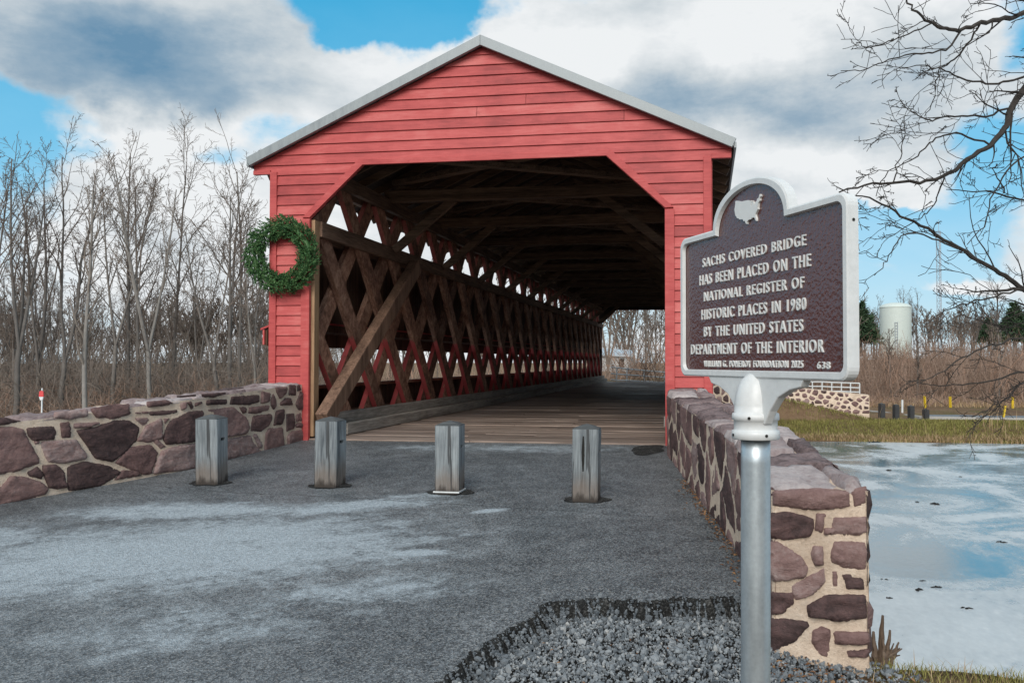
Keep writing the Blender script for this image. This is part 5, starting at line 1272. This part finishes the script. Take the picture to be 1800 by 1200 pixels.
def build_far_side():
    # road that leaves the bridge and runs to the right
    b = MB(); R = []
    for px in (1480, 1540, 1620, 1700, 1800, 1950, 2200):
        n_ = onZ(px, np.interp(px, [1480, 1520, 1625, 1800, 2200], [722, 726, 738.5, 741.5, 746]), -1.93); f_ = onZ(px, np.interp(px, [1480, 1540, 1800, 2200], [719, 722, 724, 726]), -1.93)
        R.append([n_, n_*.66+f_*.34, n_*.33+f_*.67, f_])
    R = np.array(R); R[:, :, 2] = -1.80
    b.grid(R); tag(b.build('road', FARROAD), kind='structure')
    b = MB(); e = R[:, 0]
    for a, c in zip(e[:-1], e[1:]): b.bar(a+np.array([0, 0, -.02]), c+np.array([0, 0, -.02]), .22, .16)
    tag(b.build('kerb', KERB), kind='structure')
    b = MB()
    for a, c in zip(e[2:-1], e[3:]): b.bar(a+np.array([0, -.16, -.27]), c+np.array([0, -.16, -.27]), .10, .36)
    tag(b.build('retaining_board', BLACKW), 'long low dark retaining board under the pale kerb of the far road', 'retaining wall')
    # dark posts, white stake and yellow markers
    for px, yb, yt, lab in ((1550, 728, 709, "dark post nearest the end of the far stone wall"), (1575, 731, 711, "dark post just left of the white stake by the far road"), (1601.5, 734, 713, "dark post just right of the white stake by the far road"), (1627.5, 738, 719.5, "dark post standing in front of a yellow marker post")):
        Z = 41.5; base = pt(px, yb, Z); top = pt(px, yt, Z); h = top[2]-base[2]+.06
        t = thing('bollard', tuple(base), lab, 'bollard', 'dark posts by the far road')
        m = MB(); m.box((base[0], base[1], base[2]+h/2-.12), (.235, .235, h+.1), rz=.4, tint=.3); m.build('shaft', BLACKW, t)
        m = MB(); v = [(base[0]+sx*.1, base[1]+sy*.1, base[2]+h-.069) for sx, sy in ((-1, -1), (1, -1), (1, 1), (-1, 1))]+[(base[0], base[1], base[2]+h-.02)]; m.add(v, f3=[[0, 1, 4], [1, 2, 4], [2, 3, 4], [3, 0, 4]]); m.build('cap', CAPW, t)
    def stake(px, yb, yt, Z, w, mat, name, lab, cat, grp=None, lean=0):
        a = pt(px, yb, Z); c = pt(px+lean, yt, Z); g = gz(a[0], a[1]); a2 = a+(a-c)*.3
        m = MB(); m.bar(a2, c, w, w*.6); m.bar(c+(a-c)*.04, c-(a-c)*.01, w*1.06, w*.66); tag(m.build(name, mat, loc=tuple(a)), lab, cat, grp)
    stake(1586, 727, 703, 45, .09, WHITE, 'marker_stake', "thin white stake between two dark posts by the far road", 'stake')
    for px, yb, yt, lean, lab in ((1627, 722, 696, -2, "yellow marker post rising behind the rightmost dark post"), (1671, 722, 697, -1, "yellow marker post on the far verge between the dark posts and the reeds"), (1780, 726, 698, 0, "yellow marker post on the far verge nearest the right frame edge"), (1763, 741, 713, 4, "yellow marker post leaning beside the reeds at the near road edge")):
        stake(px, yb, yt, 50 if yb < 735 else 42.5, .125, YELLOW, 'marker_post', lab, 'marker post', 'yellow marker posts by the far road', lean)
    # white railing beyond the bridge
    rl = [(1074, 645, 672, 43.5), (1084, 646, 673, 43.6), (1102, 648, 673, 44.5), (1132, 651, 674, 45.5), (1168, 654, 676, 46), (1215, 658, 679, 46), (1265, 662, 682, 45.5), (1310, 665, 685, 45), (1360, 668, 687, 44.6), (1410, 670, 689, 44.4), (1428, 671, 690, 44.4), (1445, 671, 690, 44.4), (1462, 672, 691, 44.4), (1479, 672.5, 691, 44.4), (1495, 673, 692, 44.4), (1511, 673.5, 692.5, 44.4)]
    P = [(pt(x, a, Z), pt(x, c, Z)) for x, a, c, Z in rl]
    t = thing('railing', tuple(P[5][1]), "white pipe railing with three rails beyond the far end of the bridge", 'railing')
    for top, bot in P[1:]:
        m = MB(); m.tube([bot+(bot-top)*.6, top], .035, 8, cap=True); m.build('post', WHITE, t)
    for k in (0, .42, .82):
        m = MB(); m.tube([a+(c-a)*k for a, c in P], .032, 8, cap=True); m.build('rail', WHITE, t)
    # water tank and mast on the hill
    Z = 150; c = pt(1574.5, 613, Z); r = 26.5/F*Z; zt_ = pt(1574, 541, Z)[2]; zd = pt(1574, 533, Z)[2]
    t = thing('water_tank', (c[0], c[1], c[2]-4), "pale green cylindrical water tank with a domed top on the wooded hill", 'water tank')
    m = MB(); m.lathe((c[0], c[1], 0), [(r, c[2]-4), (r, zt_)], 48); m.build('shell', TANK, t, smooth=True)
    m = MB(); m.lathe((c[0], c[1], 0), [(r+.06, zt_), (r+.06, zt_+.12)]+[(r*cos(a), zt_+.12+(zd-zt_)*sin(a)) for a in np.linspace(.2, pi/2-.02, 8)], 48); m.build('roof', TANK, t, smooth=True)
    m = MB(); 
    q = np.array([c[0]-.45, c[1]-r-.12, 0])
    for dx in (-.2, .2): m.tube([q+np.array([dx, 0, c[2]-3]), q+np.array([dx, 0, zt_-2.6])], .05, 4)
    for z in np.arange(c[2]-3, zt_-2.6, .5): m.tube([q+np.array([-.2, 0, z]), q+np.array([.2, 0, z])], .035, 4)
    m.build('ladder', STEEL, t)
    Z = 220; a = pt(1652, 600, Z); hz = pt(1652, 400, Z)[2]; w = .62
    m = MB(); cs = [(a[0]+w*cos(q), a[1]+w*sin(q)) for q in (.5, 2.6, 4.7)]; zs = np.arange(a[2]-3, hz, 1.5)
    for x, y in cs: m.tube([(x, y, zs[0]), (x, y, zs[-1])], .075, 4)
    for i, (z0, z1) in enumerate(zip(zs[:-1], zs[1:])):
        for k in range(3):
            p, q = cs[k], cs[(k+1) % 3]
            m.tube([(*p, z0), (*q, z1)], .045, 3); m.tube([(*p, z1), (*q, z1)], .04, 3)
    t = thing('radio_mast', (a[0], a[1], a[2]-3), "thin grey lattice radio mast rising behind the hill right of the tank", 'mast'); m.build('lattice', STEEL, t)
    m = MB(); m.tube([(a[0], a[1], zs[-1]), (a[0], a[1], zs[-1]+3)], .06, 5, cap=True); m.build('antenna', STEEL, t)
    # house and blue box seen through the far end of the bridge
    Z = 78; a = pt(1086, 642, Z); zt2 = pt(1086, 620, Z)[2]; g = a[2]
    t = thing('house', tuple(a), "small pale house seen through the far opening of the bridge", 'house')
    m = MB(); m.box((a[0], a[1], g+.2), (2.6, 3.4, 1.5)); m.build('wall', WHITE, t)
    m = MB(); m.add([(a[0]-1.6, a[1]-2.0, g+.85), (a[0]+1.5, a[1]-2.0, g+.75), (a[0]+1.5, a[1]+2.0, g+1.3), (a[0]-1.6, a[1]+2.0, g+1.5), (a[0]-1.6, a[1]-2.0, g+.95), (a[0]+1.5, a[1]-2.0, g+.85), (a[0]+1.5, a[1]+2.0, g+1.4), (a[0]-1.6, a[1]+2.0, g+1.6)], [[0, 1, 2, 3], [4, 5, 6, 7], [0, 1, 5, 4], [1, 2, 6, 5], [2, 3, 7, 6], [3, 0, 4, 7]]); m.build('roof', ROOFW, t)
    m = MB(); m.box((a[0]+.5, a[1]-1.72, g+.15), (.5, .05, .9)); m.build('window', DARK, t)
    # marker stake left
    Z = 37; a = pt(73.5, 716, Z); s_ = Z/F
    t = thing('marker_sign', tuple(a), "small red and white marker on a thin stake behind the left stone wall", 'sign')
    m = MB(); m.tube([a-np.array([0, 0, .4]), a+np.array([0, 0, 34*s_])], .03, 6, cap=True); m.build('stake', WHITE, t)
    q = a+np.array([0, -.03, 0])
    m = MB(); m.prism([(-4.5*s_, 19*s_), (4.5*s_, 19*s_), (4*s_, 28*s_), (0, 30*s_), (-4*s_, 28*s_)], lambda u, v, d: (q[0]+u, q[1]+d, q[2]+v), -.02, .02); m.build('board', REDP, t)
    m = MB(); m.prism([(-2*s_, 13*s_), (2*s_, 13*s_), (4.4*s_, 18.7*s_), (-4.4*s_, 18.7*s_)], lambda u, v, d: (q[0]+u, q[1]+d, q[2]+v), -.02, .02); m.build('board', WHITE, t)
    # evergreen trees on the right hill
    def conifer(px, Z, top, bot, wid, lab, seed):
        rng = np.random.default_rng(seed); b0 = pt(px, bot, Z); H = pt(px, top, Z)[2]-b0[2]; rr = wid/F*Z/2
        t = thing('evergreen_tree', (b0[0], b0[1], b0[2]-1), lab, 'tree', 'evergreen trees on the right hill')
        m = MB(); m.tube([(b0[0], b0[1], b0[2]-1.5), (b0[0], b0[1], b0[2]+H*.97)], np.array([.22, .04]), 6); m.build('trunk', BARK, t)
        V = []; T = []
        for k in range(260):
            tt = rng.beta(1.1, 1.5); z = b0[2]+H*tt; a = rng.uniform(0, 6.28); L = rr*(1-tt**1.4)*rng.uniform(.55, 1.15)+.25
            d = np.array([cos(a), sin(a), rng.uniform(-.25, .25)]); s = np.array([-sin(a), cos(a), 0]); c = np.array([b0[0], b0[1], z]); ti = np.clip(rng.normal(.5, .2), 0, 1)
            for j in range(16):
                q = c+d*L*rng.uniform(.25, 1); l = rng.uniform(.25, .55); n = unit(d*.5+rng.normal(0, .6, 3)); w = unit(np.cross(n, rng.normal(0, 1, 3)))*.09
                V.append([q-w, q+w, q+n*l+w*.3, q+n*l-w*.3]); T.append(ti)
        V = np.array(V); m = MB(); m.add(V.reshape(-1, 3), np.arange(len(V)*4).reshape(-1, 4), tint=np.repeat(T, 4)); m.build('crown', CONIF, t)
    conifer(1513, 95, 532, 600, 62, "dark evergreen tree just right of the sign, left of the water tank", 1)
    conifer(1783, 105, 532, 600, 56, "dark evergreen tree at the right frame edge behind the branches", 2)
    conifer(1738, 125, 560, 600, 26, "small dark evergreen between the radio mast and the right edge", 3)
build_far_side()

# individual trees on the right hill and through the far opening
for i, (px, Z, top, st, r, ti, lab) in enumerate([
        (1612, 160, 512, 2, .16, .3, "rounded bare tree on the hill right of the water tank"), (1587, 165, 506, 1, .15, .3, "bare tree rising directly behind the water tank"), (1536, 160, 530, 1, .13, .35, "bare tree between the evergreen and the water tank"),
        (1712, 115, 520, 2, .17, .35, "broad bare tree on the hill under the drooping branches"), (1690, 125, 540, 0, .14, .4, "small bare tree between the mast and the broad hilltop tree"), (1752, 112, 500, 5, .17, .3, "tall bare tree on the hill beside the right evergreen"),
        (1565, 60, 590, 3, .09, .3, "thin bare sapling in the brush in front of the water tank"), (1612, 58, 600, 3, .09, .2, "dark thin bare sapling in the brush behind the marker posts"), (1755, 57, 585, 3, .09, .8, "pale thin bare sapling in the brush near the right edge"),
        (1118, 66, 560, 1, .13, .8, "pale bare tree behind the railing, left in the far bridge opening"), (1150, 62, 540, 4, .12, .7, "bare tree behind the railing, right in the far bridge opening"), (1136, 75, 520, 2, .14, .6, "tall bare tree in the middle of the far bridge opening")]):
    p = ground_pt(px, Z); H = pt(px, top, Z)[2]-p[2]
    make_tree(500+i, H, r, TREE_STYLES[st], ti, 'bare_tree', p, lab, 'bare trees across the ice')

# ------------------------------------------------------------------ tree whose branches hang in from the right
def build_overhang():
    rng = np.random.default_rng(9); out = []
    Zt = 9.0; base = pt(2060, 640, Zt); base[2] = gz(base[0], base[1])-.1
    t = thing('overhanging_tree', tuple(base), "near bare tree whose dark branches hang into the picture from the right", 'tree')
    trunk = np.array([base, pt(2050, 800, Zt), pt(2040, 560, Zt), pt(2025, 300, Zt), pt(2015, 60, Zt), pt(1990, -250, Zt), pt(1960, -600, Zt)])
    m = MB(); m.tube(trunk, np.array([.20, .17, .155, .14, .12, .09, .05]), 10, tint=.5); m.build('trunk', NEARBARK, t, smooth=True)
    st = Style(seg=(8, 7, 6, 4), wig=(.1, .13, .16, .2), trop=(0, .0, .0, 0), nch=(6, 6, 4), ang=(40, 42, 45), len=(.5, .55, .5), rmin=.0024, levels=3)
    limbs = [  # (px, py, depth) from the trunk outwards, radius at the start
        ([(2020, -40, 9), (1880, 5, 8.6), (1800, 25, 8.4), (1767, 33, 8.3), (1723, 42, 8.2), (1690, 53, 8.1), (1663, 52, 8.0), (1633, 38, 7.9), (1610, 20, 7.8), (1590, 0, 7.8), (1575, -25, 7.8)], .040),
        ([(1690, 53, 8.1), (1668, 85, 8.0), (1640, 92, 7.8), (1600, 95, 7.7), (1560, 105, 7.6), (1525, 122, 7.5), (1478, 125, 7.5)], .013),
        ([(1723, 42, 8.2), (1700, 80, 8.2), (1680, 105, 8.3), (1650, 120, 8.4), (1645, 150, 8.5), (1640, 185, 8.5), (1625, 205, 8.6)], .013),
        ([(1640, 40, 7.9), (1600, 60, 7.8), (1560, 75, 7.7), (1525, 85, 7.7), (1505, 75, 7.6)], .010),
        ([(2015, 40, 9), (1880, 90, 8.8), (1815, 130, 8.7), (1780, 142, 8.6), (1745, 148, 8.5), (1700, 140, 8.4), (1660, 125, 8.3), (1620, 113, 8.2), (1580, 120, 8.1)], .022),
        ([(2020, 20, 9), (1860, 90, 8.2), (1800, 155, 8.0), (1777, 190, 7.9), (1767, 230, 7.8), (1740, 255, 7.7), (1700, 283, 7.6), (1660, 313, 7.5), (1600, 320, 7.4), (1533, 323, 7.3), (1475, 338, 7.2)], .050),
        ([(1777, 190, 7.9), (1735, 205, 7.8), (1690, 205, 7.7), (1655, 205, 7.6), (1630, 215, 7.5), (1610, 200, 7.5), (1585, 185, 7.5)], .014),
        ([(1740, 255, 7.7), (1690, 232, 7.6), (1650, 240, 7.6), (1625, 260, 7.5), (1600, 285, 7.4), (1560, 300, 7.4), (1540, 345, 7.3)], .012),
        ([(1660, 313, 7.5), (1648, 345, 7.5), (1630, 375, 7.5), (1605, 385, 7.4)], .010), ([(1570, 322, 7.35), (1582, 280, 7.3), (1592, 238, 7.3)], .008),
        ([(2030, 620, 9), (1880, 545, 8.2), (1800, 508, 7.9), (1765, 485, 7.8), (1733, 463, 7.7), (1683, 437, 7.6), (1633, 400, 7.5), (1583, 380, 7.4), (1540, 350, 7.3), (1490, 340, 7.2)], .036),
        ([(1683, 437, 7.6), (1640, 418, 7.5), (1600, 405, 7.4), (1575, 425, 7.3), (1560, 460, 7.2), (1537, 484, 7.2)], .010),
        ([(1800, 508, 7.9), (1760, 510, 7.8), (1720, 512, 7.7), (1688, 507, 7.7)], .022),
        ([(1800, 510, 7.9), (1750, 520, 7.7), (1700, 533, 7.6), (1660, 545, 7.5), (1625, 570, 7.4)], .012),
        ([(2025, 420, 9), (1880, 370, 8.4), (1800, 355, 8.1), (1760, 340, 8.0), (1710, 337, 7.9), (1663, 333, 7.9)], .018), ([(1765, 340, 8.0), (1755, 310, 8.0), (1742, 295, 8.0)], .010),
        ([(2035, 640, 9), (1880, 610, 8.3), (1800, 590, 8.0), (1750, 605, 7.9), (1700, 620, 7.8), (1660, 650, 7.7), (1615, 675, 7.6)], .018),
        ([(2035, 680, 9), (1880, 665, 8.3), (1800, 650, 8.0), (1750, 668, 7.9), (1690, 678, 7.8), (1640, 676, 7.7), (1617, 672, 7.7)], .015),
        ([(2038, 700, 9), (1880, 650, 8.2), (1800, 668, 8.0), (1770, 700, 7.9), (1740, 718, 7.8), (1708, 733, 7.8)], .014),
        ([(2020, 200, 9), (1880, 240, 8.4), (1815, 262, 8.1), (1770, 300, 8.0), (1740, 350, 7.9), (1730, 400, 7.9), (1700, 430, 7.8)], .015),
        ([(2020, 560, 9), (1890, 555, 8.6), (1820, 565, 8.4), (1760, 575, 8.3), (1700, 560, 8.2), (1680, 540, 8.1)], .012)]
    tw = MB()
    for q, r in limbs:
        P = np.array([pt(*p) for p in q])
        # smooth the traced line
        n = len(P); u = np.linspace(0, n-1, (n-1)*4+1); Q = np.stack([np.interp(u, np.arange(n), P[:, k]) for k in range(3)], 1)
        for _ in range(2): Q[1:-1] = .25*Q[:-2]+.5*Q[1:-1]+.25*Q[2:]
        Q[1:-1] += rng.normal(0, .008, Q[1:-1].shape)
        R = np.linspace(r*.78, max(.0035, r*.14), len(Q)); tw.tube(Q, R, 6, tint=rng.uniform(.3, .7))
        Ln = np.r_[0, np.cumsum(np.linalg.norm(np.diff(Q, axis=0), axis=1))]; s = .25
        while s < Ln[-1]:
            i = min(len(Q)-2, np.searchsorted(Ln, s)); d = unit(Q[i+1]-Q[i]); side = unit(np.cross(d, rng.normal(0, 1, 3)))
            nd = unit(rot_about(d, side, radians(rng.uniform(30, 65)))+np.array([-.25, 0, -.1])); L = rng.uniform(.25, .85)*(1.0 if s < Ln[-1]*.7 else .55)
            o = []; grow(rng, Q[i], nd, L, max(.0032, R[i]*.38), 2 if rng.random() < .45 else 1, Style(seg=(8, 7, 5, 4), wig=(.1, .15, .2, .22), trop=(0, .01, .02, .03), nch=(4, 3, 3), ang=(40, 42, 48), len=(.5, .5, .45), rmin=.0025, levels=3), o)
            for p_, r_, l in o: tw.tube(p_, r_, 4, tint=rng.uniform(.2, .8))
            s += rng.uniform(.10, .30)
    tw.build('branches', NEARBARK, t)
build_overhang()

# ------------------------------------------------------------------ small things by the near bank
def build_near_bank():
    rng = np.random.default_rng(31)
    # splintered stump beside the wall end
    b0 = pt(1548, 1150, 4.5); t = thing('tree_stump', tuple(b0), "small splintered grey stump at the outer corner of the wall end", 'stump')
    m = MB()
    for dx, dy, h, r, lx in ((0, 0, .21, .020, .012), (.022, .01, .13, .016, .03), (-.025, .01, .12, .018, -.01), (.045, 0, .07, .012, .05), (.01, -.02, .09, .014, .0), (-.045, 0, .05, .014, -.04)):
        n = 7; P = np.array([b0+np.array([dx+lx*k/n*1.0, dy, -.06+(h+.06)*k/n])+rng.normal(0, .002, 3) for k in range(n+1)]); m.tube(P, np.linspace(r*1.25, r*.35, n+1)*(1+rng.normal(0, .08, n+1)), 7, tint=rng.uniform(.2, .8))
    m.build('stump_wood', STUMPW, t)
    m = MB()
    for k in range(5): m.tube([b0+np.array([.04, 0, -.01]), b0+np.array([.10+rng.normal(0, .02), rng.normal(0, .03), .02+rng.normal(0, .02)])], np.array([.009, .003]), 5)
    m.build('roots', STUMPW, t)
    def bank(r, n):
        X = r.uniform(3.35, 5.6, n); Y = r.uniform(-7.2, -5.55, n); k = (X-3.45) > .2*r.random(n); return np.c_[X, Y, ground_z(X, Y)-.005][k]
    blades('grass', 11, 16000, bank, .025, .07, GREEN, .004, .7); blades('grass', 12, 1600, bank, .04, .11, STRAW, .004, .8)
    # leaf litter and crumbs of soil along the wall foot and the gravel
    b = MB(); V = []; T = []
    f, S_ = polyline_map(RWALL, 1)
    def leafat(x, y, z, s):
        n = unit(np.array([0, 0, 1.0])+rng.normal(0, .35, 3)); a = unit(np.cross(n, rng.normal(0, 1, 3))); c = np.cross(n, a); p = np.array([x, y, z]); V.append([p-a*s, p+c*s*.45+n*s*.2, p+a*s, p-c*s*.45+n*s*.15]); T.append(rng.random())
    for k in range(420):
        s = rng.uniform(2.2, S_[-1]); d = abs(rng.normal(0, .045))+.004; x, y, _ = f(s, 0, -d*0-0); nx = -d
        leafat(x-d, y, float(road_z(y))+.006 if y > -5.4 else float(gravel_z(x-d, y))+.012, rng.uniform(.006, .02))
    for k in range(260):
        x = rng.uniform(2.9, 3.7); y = rng.normal(-6.12, .1); leafat(x, y, float(gravel_z(x, y))+.012, rng.uniform(.006, .02))
    for k in range(60):
        x = rng.uniform(1.6, 3.2); y = rng.uniform(-7.2, -5.7)
        if inside((x, y), [tuple(p) for p in EDGE_LINE]+[(4.0, -9.5), (4.6, -6.4), (3.6, -5.8), (3.0, -5.5)]): leafat(x, y, float(gravel_z(x, y))+.015, rng.uniform(.005, .014))
    V = np.array(V); b.add(V.reshape(-1, 3), np.arange(len(V)*4).reshape(-1, 4), tint=np.repeat(T, 4)); tag(b.build('leaf_litter', LEAF), kind='stuff')
    # dark twigs and clods lying on the ice
    for px, py, w in ((1534, 777, 10), (1612, 882, 7), (1643, 886, 12), (1690, 838, 5), (1561, 827, 8), (1613, 1037, 13), (1562, 1051, 9), (1645, 1031, 9), (1698, 1068, 9), (1758, 952, 7), (1555, 1018, 6), (1620, 1020, 6)):
        p = onZ(px, py, WATER_Z); s_ = np.linalg.norm(p-CAM)/F*w
        m = MB()
        for k in range(4):
            q = p+np.array([rng.normal(0, .3), rng.normal(0, .3), .01])*s_; d = np.array([rng.normal(0, 1), rng.normal(0, .6), .12]); m.tube([q-d*s_*.35, q+np.array([0, 0, s_*.08]), q+d*s_*.35], np.array([s_*.10, s_*.16, s_*.05]), 5)
        tag(m.build('debris', DARK, loc=tuple(p)), "small dark clump of twigs lying on the thin ice", 'debris', 'dark twigs on the ice')
build_near_bank()
